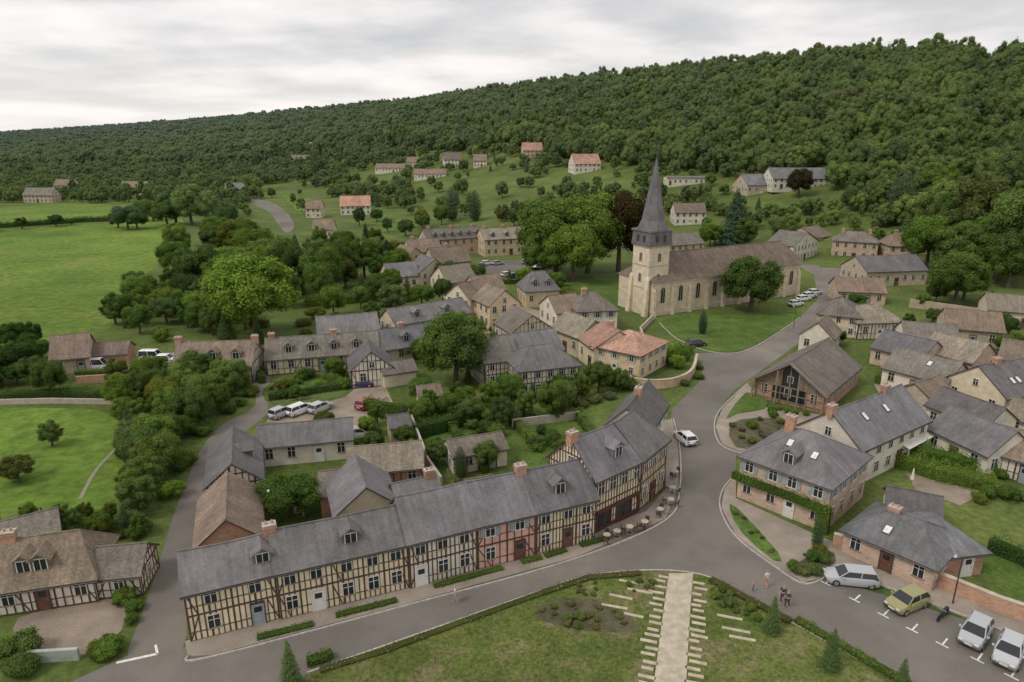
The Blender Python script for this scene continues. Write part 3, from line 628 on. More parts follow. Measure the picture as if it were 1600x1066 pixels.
# ---------------- foliage
bm=bmesh.new();bmesh.ops.create_icosphere(bm,subdivisions=2,radius=1);bm.verts.ensure_lookup_table()
IV=np.array([v.co[:] for v in bm.verts]);IF=np.array([[v.index for v in f.verts] for f in bm.faces]);bm.free()
def leafmesh(name,pos,nrm,size,tint,mats,cores=(),extra=None):
    n=len(pos);nrm=nrm/np.linalg.norm(nrm,axis=1,keepdims=True)
    t=np.cross(nrm,NR.normal(size=(n,3)));t/=np.linalg.norm(t,axis=1,keepdims=True)+1e-9;b_=np.cross(nrm,t)
    s=(size*NR.uniform(.6,1.3,n))[:,None]
    q=np.stack([pos-t*s,pos-b_*s*.6,pos+t*s,pos+b_*s*.6],1).reshape(-1,3)
    f=np.arange(n*4).reshape(-1,4).tolist();v=q.tolist();tt=np.repeat(tint,4).tolist();mi=[0]*n
    for cv,cf in cores:
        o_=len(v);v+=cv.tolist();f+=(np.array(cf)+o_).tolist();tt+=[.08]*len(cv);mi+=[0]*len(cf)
    if extra:
        o_=len(v);v+=extra.v;f+=[[i+o_ for i in q_] for q_ in extra.f];tt+=[0]*len(extra.v);mi+=[1]*len(extra.f)
    me=bpy.data.meshes.new(name);me.from_pydata(v,[],f)
    for k in mats:me.materials.append(M[k])
    me.polygons.foreach_set('material_index',mi)
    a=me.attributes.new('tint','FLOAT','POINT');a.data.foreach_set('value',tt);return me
def lobes_crown(name,lobes,n,size,mats=('leaf',),extra=None,core=.76,jit=.42,tv=.075,lv=.15):
    C=np.array([l[0] for l in lobes]);r=np.array([l[1] for l in lobes])
    w=r**2/np.sum(r**2);k=NR.choice(len(r),int(n*1.9),p=w)
    d=NR.normal(size=(len(k),3));d/=np.linalg.norm(d,axis=1,keepdims=True)
    rad=NR.uniform(.74,1.12,len(k))
    rad*=1+.15*np.sin(d[:,0]*5+k*1.7)*np.cos(d[:,1]*6+k)+.1*np.sin(d[:,2]*9+k*3)
    p=C[k]+d*(r[k]*rad)[:,None]
    keep=np.ones(len(p),bool)
    for j in range(len(r)):
        keep&=(k==j)|(np.linalg.norm(p-C[j],axis=1)>r[j]*.8)
    keep&=(p[:,2]>.1)
    p=p[keep][:n];d=d[keep][:n];kk=k[keep][:n]
    lt=NR.uniform(-lv,lv,len(r))
    zz=(p[:,2]-p[:,2].min())/(np.ptp(p[:,2])+1e-6)
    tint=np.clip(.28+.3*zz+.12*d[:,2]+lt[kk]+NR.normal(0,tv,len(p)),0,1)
    nr=d+NR.normal(0,jit,(len(p),3))+np.array([0,0,.35])
    cores=[]
    for j in range(len(r)):
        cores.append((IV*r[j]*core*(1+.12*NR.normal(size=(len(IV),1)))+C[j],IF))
    return leafmesh(name,p,nr,size,tint,mats,cores,extra)
def mklobes(seed,Rx,z0,z1,n=14,lr=.42):
    g=random.Random(seed);out=[((0,0,(z0+z1)/2),Rx*.55)];zc=(z0+z1)/2;Rz=(z1-z0)/2
    for i in range(n):
        a=i*2.4+g.uniform(-.6,.6);u=-.75+1.65*(i+.5)/n;s=math.sqrt(max(0,1-u*u));r=Rx*g.uniform(lr*.55,lr*1.15)
        k=g.uniform(.8,1.22)
        out.append(((math.cos(a)*s*(Rx-r)*k,math.sin(a)*s*(Rx-r)*k,zc+u*(Rz-r)*g.uniform(.85,1.15)),r))
    return out
def trunk(seed,h,r):
    g=random.Random(seed);mb=MB();p=Vector((0,0,-.3));q=Vector((g.uniform(-.2,.2),g.uniform(-.2,.2),h*.35))
    mb.tube(p,q,r*1.3,r*.85);top=q+Vector((g.uniform(-.3,.3),g.uniform(-.3,.3),h*.35));mb.tube(q,top,r*.85,r*.4)
    for i in range(6):
        a=i*1.05+g.random();s=q.lerp(top,g.uniform(0,.7));e=s+Vector((math.cos(a),math.sin(a),.9))*h*.2;mb.tube(s,e,r*.42,r*.15,6)
    return mb
BR=[]
for i in range(6):
    Rx=[3.9,4.4,3.4,4.2,3.0,4.6][i];tr=trunk(i,10,.28)
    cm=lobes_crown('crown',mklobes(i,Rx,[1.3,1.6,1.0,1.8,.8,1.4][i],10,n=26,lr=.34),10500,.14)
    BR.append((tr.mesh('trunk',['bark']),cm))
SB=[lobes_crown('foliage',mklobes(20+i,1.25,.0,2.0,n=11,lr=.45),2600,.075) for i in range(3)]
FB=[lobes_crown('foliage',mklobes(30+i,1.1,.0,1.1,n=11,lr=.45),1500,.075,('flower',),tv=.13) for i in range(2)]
def conif(name,Rb,n,size,h=10,mats=('needle',),extra=None,col=False):
    z=h*(1-np.sqrt(NR.uniform(0,1,n)))*.95+.5;a=NR.uniform(0,2*math.pi,n)
    env=(Rb*(1-z/(h+.3))**.8)
    if col: env=Rb*np.clip(np.sin(np.clip(z/h,0,1)*math.pi*.93+.25),.1,1)**.6
    env=env*(.72+.36*np.abs(np.sin(z*2.6+np.sin(a*3)*1.3)))
    rr=env*NR.uniform(.5,1.15,n)
    p=np.stack([rr*np.cos(a),rr*np.sin(a),z],1);nr=np.stack([np.cos(a),np.sin(a),np.full(n,.7)],1)+NR.normal(0,.4,(n,3))
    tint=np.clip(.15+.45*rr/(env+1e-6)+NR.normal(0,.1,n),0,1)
    cv=np.array([[Rb*.45*math.cos(i*.628),Rb*.45*math.sin(i*.628),.5] for i in range(10)]+[[0,0,h*.85]]);cf=[[i,(i+1)%10,10] for i in range(10)]
    return leafmesh(name,p,nr,size,tint,mats,[(cv,cf)],extra)
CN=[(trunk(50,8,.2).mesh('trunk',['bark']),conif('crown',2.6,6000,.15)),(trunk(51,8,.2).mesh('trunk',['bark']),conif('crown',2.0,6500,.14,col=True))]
wc=bpy.data.collections.new('woodland_source')
for i in range(7):
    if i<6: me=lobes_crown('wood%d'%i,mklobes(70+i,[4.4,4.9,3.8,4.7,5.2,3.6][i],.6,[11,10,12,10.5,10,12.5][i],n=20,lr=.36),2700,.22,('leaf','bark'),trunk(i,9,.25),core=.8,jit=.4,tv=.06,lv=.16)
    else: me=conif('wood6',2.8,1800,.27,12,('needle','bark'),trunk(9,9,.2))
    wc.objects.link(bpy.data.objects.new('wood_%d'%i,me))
FX=[-700,0,150,400,450,560,640,700,830,860,960,1000,1150,1200,1320,1400,1460,1600,1900]
FY=[275,268,264,264,250,236,238,238,238,253,254,266,276,284,312,345,372,392,420]
pts=[]
y=170.0
def blocked(x,y,m=1.5):
    for ox,oy,yw,L_,D_ in FOOT:
        dx,dy=x-ox,y-oy
        if abs(dx)+abs(dy)>90: continue
        lx=dx*math.cos(yw)+dy*math.sin(yw);ly=-dx*math.sin(yw)+dy*math.cos(yw)
        if -m<lx<L_+m and -m<ly<D_+m:return True
    return any(inpoly(x,y,c) for c in CLEAR)
OPEN=[[(640,285),(700,270),(790,268),(850,275),(880,300),(850,325),(760,335),(690,318),(640,310)],[(860,262),(960,262),(1000,285),(960,300),(880,290)],[(400,290),(480,285),(520,305),(480,330),(420,318)],[(1120,285),(1230,300),(1250,325),(1170,330),(1110,310)],[(580,330),(650,325),(650,350),(590,352)],[(540,270),(600,262),(620,290),(560,300)]]
while y<3100:
    sp=6.9 if y<450 else 6.9*(y/450)**.6
    x=-.95*y
    while x<.95*y:
        xx=x+R.uniform(-.48,.48)*sp;yy=y+R.uniform(-.48,.48)*sp
        z=hill(xx,yy);pr=proj(xx,yy,z)
        px,py=pr;x+=sp
        if px<-220 or px>1820: continue
        if z<.5 and (py>340 or px>480) : continue
        fb=lerp(px,FX,FY)
        pxe=800+xx/yy*F*1.044
        if yy>lerp(pxe,TX,TR)*1.12: continue
        n1=math.sin(xx*.013+yy*.009)+math.sin(yy*.021-xx*.017)
        if py<fb+3*n1:
            if blocked(xx,yy,5): continue
            g=R.random();k=R.uniform(.65,1.0) if g<.7 else R.uniform(1.05,1.4)
            s_=sp/6.6*k
            pts.append((xx,yy,z,s_,min(1,1.75/s_)*R.uniform(.85,1.2)))
        else:
            dens=0;n2=math.sin(xx*.05+1)+math.sin(yy*.035+xx*.02)
            if px<470: dens=(.85 if py<318 else .5 if px>230 else 0)
            elif px<640 and py<345: dens=.7
            elif py<350 and px<1000: dens=.55 if n2>-.2 else .2
            elif px>=1000 and py<360: dens=.65
            if px>1320: dens=.8
            if any(inpoly(px,py,c_) for c_ in OPEN): dens=.07
            if yy>225 and R.random()<dens and not blocked(xx,yy,5):
                s_=R.uniform(.35,.85)*min(1.6,sp/6.9)
                pts.append((xx,yy,z,s_,R.uniform(.8,1.2)))
    y+=sp*.93
print('woodland trees',len(pts))
me=bpy.data.meshes.new('woodland');me.from_pydata([p[:3] for p in pts],[],[])
a=me.attributes.new('scl','FLOAT_VECTOR','POINT');a.data.foreach_set('vector',[c for p in pts for c in (p[3],p[3],p[3]*p[4])])
a=me.attributes.new('rot','FLOAT','POINT');a.data.foreach_set('value',[R.uniform(0,6.28) for p in pts])
a=me.attributes.new('idx','INT','POINT');a.data.foreach_set('value',[R.choice([0,1,2,3,4,5,0,1,2,3,4,5,0,3,1,2,4,1,6]) for p in pts])
wo=obj('woodland',me,label='dense mixed deciduous woodland covering the hillside',category='forest',kind='stuff')
ng=bpy.data.node_groups.new('woodland_nodes','GeometryNodeTree')
ng.interface.new_socket('Geometry',in_out='INPUT',socket_type='NodeSocketGeometry');ng.interface.new_socket('Geometry',in_out='OUTPUT',socket_type='NodeSocketGeometry')
gi=ng.nodes.new('NodeGroupInput');go=ng.nodes.new('NodeGroupOutput');ip=ng.nodes.new('GeometryNodeInstanceOnPoints');ci=ng.nodes.new('GeometryNodeCollectionInfo')
ci.inputs['Collection'].default_value=wc;ci.inputs['Separate Children'].default_value=True;ci.inputs['Reset Children'].default_value=True
def na(n,t):
    q=ng.nodes.new('GeometryNodeInputNamedAttribute');q.data_type=t;q.inputs[0].default_value=n;return [o for o in q.outputs if o.enabled][0]
cx=ng.nodes.new('ShaderNodeCombineXYZ')
ln=ng.links.new;ln(gi.outputs[0],ip.inputs['Points']);ln(ci.outputs[0],ip.inputs['Instance']);ip.inputs['Pick Instance'].default_value=True
ln(na('idx','INT'),ip.inputs['Instance Index']);ln(na('rot','FLOAT'),cx.inputs[2]);ln(cx.outputs[0],ip.inputs['Rotation']);ln(na('scl','FLOAT_VECTOR'),ip.inputs['Scale']);ln(ip.outputs[0],go.inputs[0])
mo=wo.modifiers.new('scatter','NODES');mo.node_group=ng
def tree(x,y,h,v=None,w=1.0,col=(1,1,1),lab='leafy green broadleaf tree in a garden',z=None,kind='b'):
    z=hill(x,y) if z is None else z;s=h/10
    if kind=='b': tr,cm=BR[v if v is not None else R.randrange(6)];nm='broadleaf_tree'
    else: tr,cm=CN[0 if kind=='c' else 1];nm='conifer_tree'
    j=R.uniform(.85,1.12);col=tuple(c*j for c in col)
    if len(lab.split())<4: lab+=' among village houses'
    spawn(nm,[('trunk',tr,(0,0,0),0),('crown',cm,(0,0,0),0)],(x,y,z),R.uniform(0,6.28),(s*w,s*w,s),col,label=lab,category='tree',group='trees around the village')
def T(px,py,h,w=1,col=(.85,.88,.8),lab='leafy green broadleaf tree',kind='b',v=None):
    g=at(px,py);
    if hill(g.x,g.y)>.3: g=ground(px,py)
    tree(g.x,g.y,h,v,w,col,lab,g.z,kind)
T(1172,487,13,1.3,(.42,.48,.45),'large dark round tree beside the nave',v=0)
T(1097,522,5,.9,(.55,.6,.65),'small dark conifer on church lawn',kind='y')
T(712,600,12,1.2,(.75,.78,.62),'large tree among half-timbered houses',v=0)
T(402,528,17,1.2,(1.0,1.08,.62),'large bright green garden tree',v=3)
T(868,428,23,1.15,(.95,1.0,.65),'tall bright green lime tree beside church',v=1);T(918,426,24,1.05,(.9,.95,.6),'tall bright green lime tree beside church',v=3);T(895,440,17,1.1,(.95,1,.65),'tall bright green lime tree beside church',v=5);T(848,436,13,1.1,(.95,1,.65),'tall bright green lime tree beside church',v=0)
T(966,424,25,.9,(.36,.2,.26),'tall dark copper beech behind church',v=5)
T(1247,310,13,1.1,(.36,.2,.34),'small purple-leaved tree by barns')
T(1145,385,20,1.2,(.75,.85,.9),'dark spreading cedar behind church',kind='c')
T(706,345,16,1,(.7,.8,.8),'dark conifer on the slope',kind='y');T(742,345,14,1.1,(.7,.8,.8),'dark conifer on the slope',kind='y')
WL=(.8,.88,1.1)
T(300,352,19,1.2,WL,'pale willow at meadow edge');T(275,350,16,1.2,WL,'pale willow at meadow edge');T(328,352,16,1.1,WL,'pale willow at meadow edge');T(200,359,11,1.3,WL,'pale willow at meadow edge')
for x_,y_,h_ in ((-10,362,4),(35,358,5),(88,354,5),(112,352,3),(185,356,7),(215,358,7),(225,338,8),(240,345,9),(262,352,10)):
    T(x_,y_,h_*1.1,1.5,R.choice([(.6,.68,.6),(.75,.8,.65)]),'hedgerow tree between the meadows')
T(1520,395,26,1,(.8,.8,.7));T(1590,430,24,1,(.65,.7,.65));T(1470,395,14,1,(.8,.8,.8));T(1490,478,13,1.1,(.8,.85,.7));T(1545,440,13,1,(.8,.8,.8))
T(1505,470,10,1.2,(.8,.8,.7));T(1400,350,20,1,(.8,.8,.8),kind='y',lab='tall columnar conifer below woodland');T(82,697,3.6,1.2,(.7,.7,.7),'small round fruit tree in paddock');T(30,752,3.2,1.5,(.8,.65,.6),'spreading fruit tree in paddock')
T(862,655,6,1,(.9,.9,.7));T(785,668,4.5,1,(.8,.8,.7));T(822,652,4.5,1,(.8,.8,.7));T(935,612,5,1.1,(.8,.8,.7));T(968,612,4,1,(.8,.8,.7));T(900,625,4.5,1,(.8,.8,.7))
T(1275,858,3.8,.7,(.8,.9,.7),'narrow evergreen beside brick house',kind='y')
for x_,y_,h_ in ((1205,988,3.5),(1296,1045,3.7),(1405,1085,3.2),(456,1075,4.2)): T(x_,y_,h_,.8,(1.1,1.2,.9),'young loose conifer on village green',kind='c')
T(455,808,4.8,1.6,(.46,.62,.4),'round clipped dark green shrub tree',v=1)
T(720,745,4,1,kind='y',lab='clipped evergreen in back garden');T(760,735,4,.9,(.8,.8,.8))
cnt=0
C1=((.7,.78,.62),(.92,.98,.6),(.55,.62,.58),(.85,.74,.5),(.65,.78,.58),(.8,.84,.8),(.8,.92,.58))
def scatter(poly,n,h0,h1,cols=C1,mind=3.0,m=1.5,kinds='bbbbbbbbbc',w0=.85,w1=1.3):
    global cnt
    pl=[];tries=0
    while len(pl)<n and tries<n*14:
        tries+=1
        xs_=[p[0] for p in poly];ys_=[p[1] for p in poly];px,py=R.uniform(min(xs_),max(xs_)),R.uniform(min(ys_),max(ys_))
        if not inpoly(px,py,poly):continue
        g=ground(px,py)
        if blocked(g.x,g.y,m):continue
        if any((g.x-a)**2+(g.y-b)**2<mind**2 for a,b in pl):continue
        pl.append((g.x,g.y));tree(g.x,g.y,R.uniform(h0,h1),None,R.uniform(w0,w1),R.choice(cols),'leafy garden tree among hedges and lawns',g.z,R.choice(kinds));cnt+=1
scatter([(260,385),(350,362),(395,375),(400,405),(480,405),(500,365),(620,385),(625,445),(500,490),(330,470),(255,430)],54,7,13.5,C1,4.5)
scatter([(180,460),(330,460),(420,500),(410,540),(280,530),(170,520)],28,4.5,9,C1,3.6)
scatter([(185,600),(370,598),(385,625),(320,655),(275,705),(250,765),(235,815),(200,800),(205,720),(190,650)],48,2.6,6.4,C1,2,.8)
scatter([(-40,545),(70,540),(105,580),(90,620),(-40,625)],16,3.5,6,((.5,.6,.5),),2.6)
scatter([(1430,300),(1640,300),(1640,480),(1540,450),(1440,440)],20,8,17,C1,5)
scatter([(640,600),(900,590),(930,650),(760,670),(650,660)],18,2.4,4.8,C1,2.6,.8)
scatter([(430,590),(560,580),(700,740),(640,760),(560,690),(430,700)],12,2,3.6,C1,2.6,.8)
scatter([(600,440),(740,440),(780,520),(660,520),(480,500)],12,4,8,C1,4)
scatter([(1230,430),(1600,420),(1600,560),(1300,560)],16,3,6,C1,4)
scatter([(30,815),(200,805),(225,830),(215,856),(60,840)],10,1.8,3.2,C1,2.2,.6)
scatter([(1000,400),(1240,360),(1240,395),(1040,405)],7,7,12,C1,5)
scatter([(640,500),(760,500),(770,600),(620,600)],7,3.5,6,C1,3)
scatter([(500,352),(640,342),(840,335),(1000,345),(1000,385),(840,362),(660,365),(640,390),(560,372)],20,5,10,C1,5)
scatter([(735,432),(880,428),(900,450),(860,470),(800,445),(740,450)],6,3.5,5.5,C1,4)
print('scattered',cnt)
SC_=0
def shrub(x,y,s,fl=False,col=(1,1,1),lab='rounded green garden shrub',z=0):
    global SC_
    SC_+=1
    if SC_>298: return
    me=R.choice(FB if fl else SB);spawn('shrub',[('foliage',me,(0,0,0),0)],(x,y,z),R.uniform(0,6.28),(s*R.uniform(.8,1.3),s*R.uniform(.8,1.3),s),col,label=lab,category='shrub',group='garden shrubs')
def shrubs(poly,n,s0,s1,fl=.3,m=.3,z=0,clr=True,cols=C1):
    k=0;tr_=0;n=int(n*.7);xs_=[p[0] for p in poly];ys_=[p[1] for p in poly]
    while k<n and tr_<n*12:
        tr_+=1;px,py=R.uniform(min(xs_),max(xs_)),R.uniform(min(ys_),max(ys_))
        if not inpoly(px,py,poly):continue
        g=at(px,py)
        if clr and blocked(g.x,g.y,m):continue
        f=R.random()<fl;shrub(g.x,g.y,R.uniform(s0,s1),f,R.choice(cols),'low flowering garden plants' if f else 'rounded green garden shrub',z);k+=1
shrubs([(415,590),(540,580),(545,625),(430,640)],26,.4,.9)
shrubs([(640,640),(900,600),(920,700),(720,750)],38,.3,1.0)
shrubs([(180,860),(230,852),(215,960),(180,1030),(130,1040),(185,950)],26,.3,.8,.15)
shrubs([(250,790),(300,690),(360,625),(392,600),(398,625),(345,660),(300,720),(270,790)],22,.5,1.1,.1)
shrubs([(0,985),(40,1000),(50,1066),(0,1066)],10,.5,1.1)
shrubs([(1140,665),(1180,655),(1240,662),(1240,685),(1160,698)],22,.25,.55,.6,clr=False,z=.2)
shrubs([(1190,640),(1262,640),(1262,655),(1200,660)],10,.4,.7,.2,clr=False,z=.1)
shrubs([(1140,797),(1150,797),(1215,868),(1208,878)],12,.15,.25,.7,clr=False,z=.18)
shrubs([(1235,892),(1290,864),(1305,880),(1262,905)],16,.35,.6,.4,clr=False,z=.2)
shrubs([(1010,545),(1080,540),(1082,570),(1040,580),(1000,575)],22,.8,1.4,.1,0,cols=((.95,1.1,.65),(.8,.9,.6)))
shrubs([(1060,590),(1095,575),(1098,590),(1070,605)],8,.4,.7,.5,clr=False)
shrubs([(840,950),(900,938),(960,952),(990,982),(900,985),(850,972)],34,.14,.34,.5,clr=False,z=.12,cols=((1.0,.85,.7),(1.1,1.0,.9)))
shrubs([(900,905),(1030,898),(1020,925),(900,935)],22,.12,.3,.5,clr=False,z=.1)
shrubs([(1110,915),(1180,950),(1190,975),(1120,960)],22,.2,.4,.4,clr=False,z=.1)
shrubs([(20,835),(200,810),(240,835),(230,850),(60,850)],14,.5,1.0,.1)
shrubs([(410,760),(640,745),(650,800),(420,800)],14,.4,.9)
shrubs([(1380,690),(1600,640),(1620,780),(1540,800)],28,.3,.9,.2)
shrubs([(1360,560),(1500,480),(1600,540),(1500,640)],22,.5,1.2,.1)
shrubs([(880,600),(1000,590),(1010,620),(900,640)],12,.6,1.1,.2)
shrubs([(560,680),(700,660),(720,760),(570,740)],14,.3,.8,.3)
shrubs([(180,545),(400,480),(560,470),(640,560),(420,590)],20,.7,1.5,.1)
def hedge(pts,w,h,lab,col=(1,1,1),mat='leaf',z0=0.0,sm=0,nm='hedge',dens=55,sz=.085,wp=None):
    wp=wp or [at(*p)[:2] for p in pts]
    if sm:wp=smooth(wp,sm,False)
    P_=[];N_=[];mb=MB();wstrip(wp,w*.8,h*.85,z0,mb)
    for a,b in zip(wp,wp[1:]):
        a=np.array(a);b=np.array(b);l=np.linalg.norm(b-a);
        if l<.01: continue
        d=(b-a)/l;q=np.array([-d[1],d[0]]);per=2*h+w;n=int(l*per*dens)
        t=NR.uniform(0,1,n);u=NR.uniform(0,per,n)
        side=np.where(u<h,-1,np.where(u<h+w,0,1));lat=np.where(u<h,-w/2,np.where(u<h+w,u-h-w/2,w/2));zz=np.where(u<h,u,np.where(u<h+w,h,per-u))
        wob=1+.12*np.sin(t*l*2.3)+.1*np.sin(t*l*5.1+u)+.1*np.sin(t*l*.9)
        xy=a+(b-a)*t[:,None]+q*(lat*wob)[:,None];P_.append(np.column_stack([xy,z0+zz*wob+NR.normal(0,.05,n)]))
        N_.append(np.column_stack([q*side[:,None],np.where(side==0,1,.25)])+NR.normal(0,.5,(n,3)))
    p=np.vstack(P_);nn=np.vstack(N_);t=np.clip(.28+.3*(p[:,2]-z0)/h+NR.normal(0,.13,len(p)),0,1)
    me=leafmesh('foliage',p,nn,sz,t,[mat],[(np.array(mb.v),mb.f)])
    r=obj(nm,None,None,(0,0,0),label=lab,category=nm.replace('_',' '),group=nm+'s by the street');obj('foliage',me,r,color=col)
for l in [[(402,1000),(490,978)],[(525,965),(620,941)],[(678,919),(785,890)],[(815,881),(846,874)],[(852,872),(884,862)],[(907,855),(950,843)]]:
    hedge(l,.7,.24,'low clipped box edging along the pavement',z0=.12,col=(.75,.8,.65),sz=.06,dens=90)
D_=(.6,.7,.55)
hedge([(650,685),(700,672),(748,655)],1.3,2.0,'tall clipped hedge in back garden',(.5,.6,.5))
hedge([(1395,722),(1460,745),(1552,765)],2.6,1.6,'long bright green vine hedge',(.85,1.0,.6),sm=2)
hedge([(1405,712),(1470,728),(1552,742)],2.2,2.0,'long bright green vine hedge',(.8,.95,.6),sm=2)
hedge([(1545,858),(1640,900)],1.2,1.4,'garden hedge behind brick wall',D_)
hedge([(1243,972),(1330,1022),(1420,1075)],.8,.4,'low hedge edging the village green',(.65,.65,.6),z0=.1)
hedge([(500,1050),(600,1020),(720,975),(850,928)],.7,.17,'ragged low planting edging the green',(.85,.85,.65),z0=.1,mat='flower',dens=20)
hedge([(850,928),(920,905),(1000,898)],.8,.2,'ragged low planting edging the green',(.85,.8,.65),z0=.1,mat='flower',dens=20)
hedge([(1110,908),(1160,935),(1235,975)],.8,.3,'low planting edging the green',(.8,.75,.6),z0=.1,mat='flower',dens=30)
hedge([(0,628),(100,620),(200,628)],1.4,1.5,'field hedge along the paddock',D_)
hedge([(-60,358),(0,356),(60,352),(130,347),(190,345)],4,2.0,'rough hedgerow dividing the meadows',(.6,.68,.6),dens=5,sz=.35)
hedge([(480,1040),(505,1033),(520,1027)],.8,.6,'clipped hedge at lawn corner',z0=.1,col=D_)
for l,h_ in [([(560,700),(600,745)],1.5),([(700,660),(720,700),(760,740)],1.3),([(420,625),(540,607)],1.2),([(790,650),(840,700)],1.2),([(900,650),(930,690)],1.3),([(570,640),(640,650)],1.8),([(640,650),(740,640)],1.8),([(410,720),(560,708)],1.2),([(1370,600),(1430,580)],1.4),([(1430,475),(1550,492)],1.5),([(1460,540),(1500,560)],1.3),([(1000,610),(940,600)],1.0),([(400,545),(410,600)],1.5),([(330,500),(420,512)],1.8),([(480,480),(600,470)],2),([(120,590),(190,588)],1.3),([(845,440),(900,470)],1.5),([(735,430),(790,444),(850,442)],1.3)]:
    hedge(l,1.1,h_,'rough green hedge between gardens',R.choice(C1),dens=40,sz=.1)
va=at(1158,712,5);vb=at(1298,762,5);vd=(vb-va).normalized();vn=Vector((vd.y,-vd.x,0))
hedge(None,.6,.9,'climbing vine trained along the brick facade',(.75,.85,.55),z0=2.2,nm='climbing_vine',wp=[tuple((va+vd*s_+vn*(.3+.1*math.sin(s_)))[:2]) for s_ in (-.6,2,4,6,8,10,(vb-va).length+.4)])
hedge(None,.6,2.4,'climbing vine stem by the corner',(.75,.85,.55),z0=.1,nm='climbing_vine',wp=[tuple((vb+vd*s_+vn*.3)[:2]) for s_ in (-.8,.5)])
BRK=(.50,.31,.22)
strip('garden_wall',[(935,575),(985,602),(1040,606),(1078,592),(1088,565)],.35,1.4,'brick','curved pinkish brick garden wall by street',sm=5,color=(.58,.41,.31),cat='wall',cap='slab')
strip('garden_wall',[(1300,855),(1340,866),(1480,925),(1560,958),(1640,985)],.35,1.5,'brick','long brick garden wall beside car bays',color=BRK,cat='wall',cap='slab')
strip('garden_wall',[(0,632),(80,630),(200,632)],.3,.8,'stone','low stone wall along paddock',color=(.45,.40,.33),cat='wall')
strip('garden_wall',[(120,600),(185,596),(186,606)],.3,1.3,'brick','brick wall closing the farm yard',color=BRK,cat='wall')
strip('garden_wall',[(1420,480),(1560,500)],.35,2,'stone','stone garden wall below gardens',color=(.46,.37,.28),cat='wall')
strip('garden_wall',[(45,1035),(125,1030)],.3,1.0,'stone','low wall closing the gravel yard',color=(.38,.42,.38),cat='wall')
strip('garden_wall',[(1020,500),(1000,520),(1010,545)],.3,1.2,'stone','low stone church garden wall',color=(.5,.44,.35),cat='wall')
strip('garden_wall',[(640,655),(670,735),(690,765)],.25,1.6,'stone','pale garden wall between plots',color=(.44,.4,.34),cat='wall')
strip('garden_wall',[(800,668),(905,655)],.25,1.2,'stone','pale garden wall between plots',color=(.44,.4,.34),cat='wall')
def fence(pts,h,lab):
    wp=[at(*p) for p in pts];mb=MB()
    for a,b in zip(wp,wp[1:]):
        l=(b-a).length;n=max(1,int(l/2));d=(b-a)/n
        for i in range(n+1):
            c=a+d*i;mb.box(c.x-.06,c.y-.06,0,c.x+.06,c.y+.06,h)
        for z in (h*.45,h*.85): mb.tube((a.x,a.y,z),(b.x,b.y,z),.035,.035,5)
    obj('wooden_fence',mb.mesh('wooden_fence',['wood']),label=lab,category='fence')
fence([(197,655),(202,720),(190,790)],1.2,'wooden post and rail paddock fence');fence([(420,640),(540,622)],1.2,'wooden fence around kitchen garden');fence([(700,750),(790,725)],1.4,'wooden fence between back gardens')
fence([(0,812),(100,806)],1.2,'wooden fence behind farmhouse')
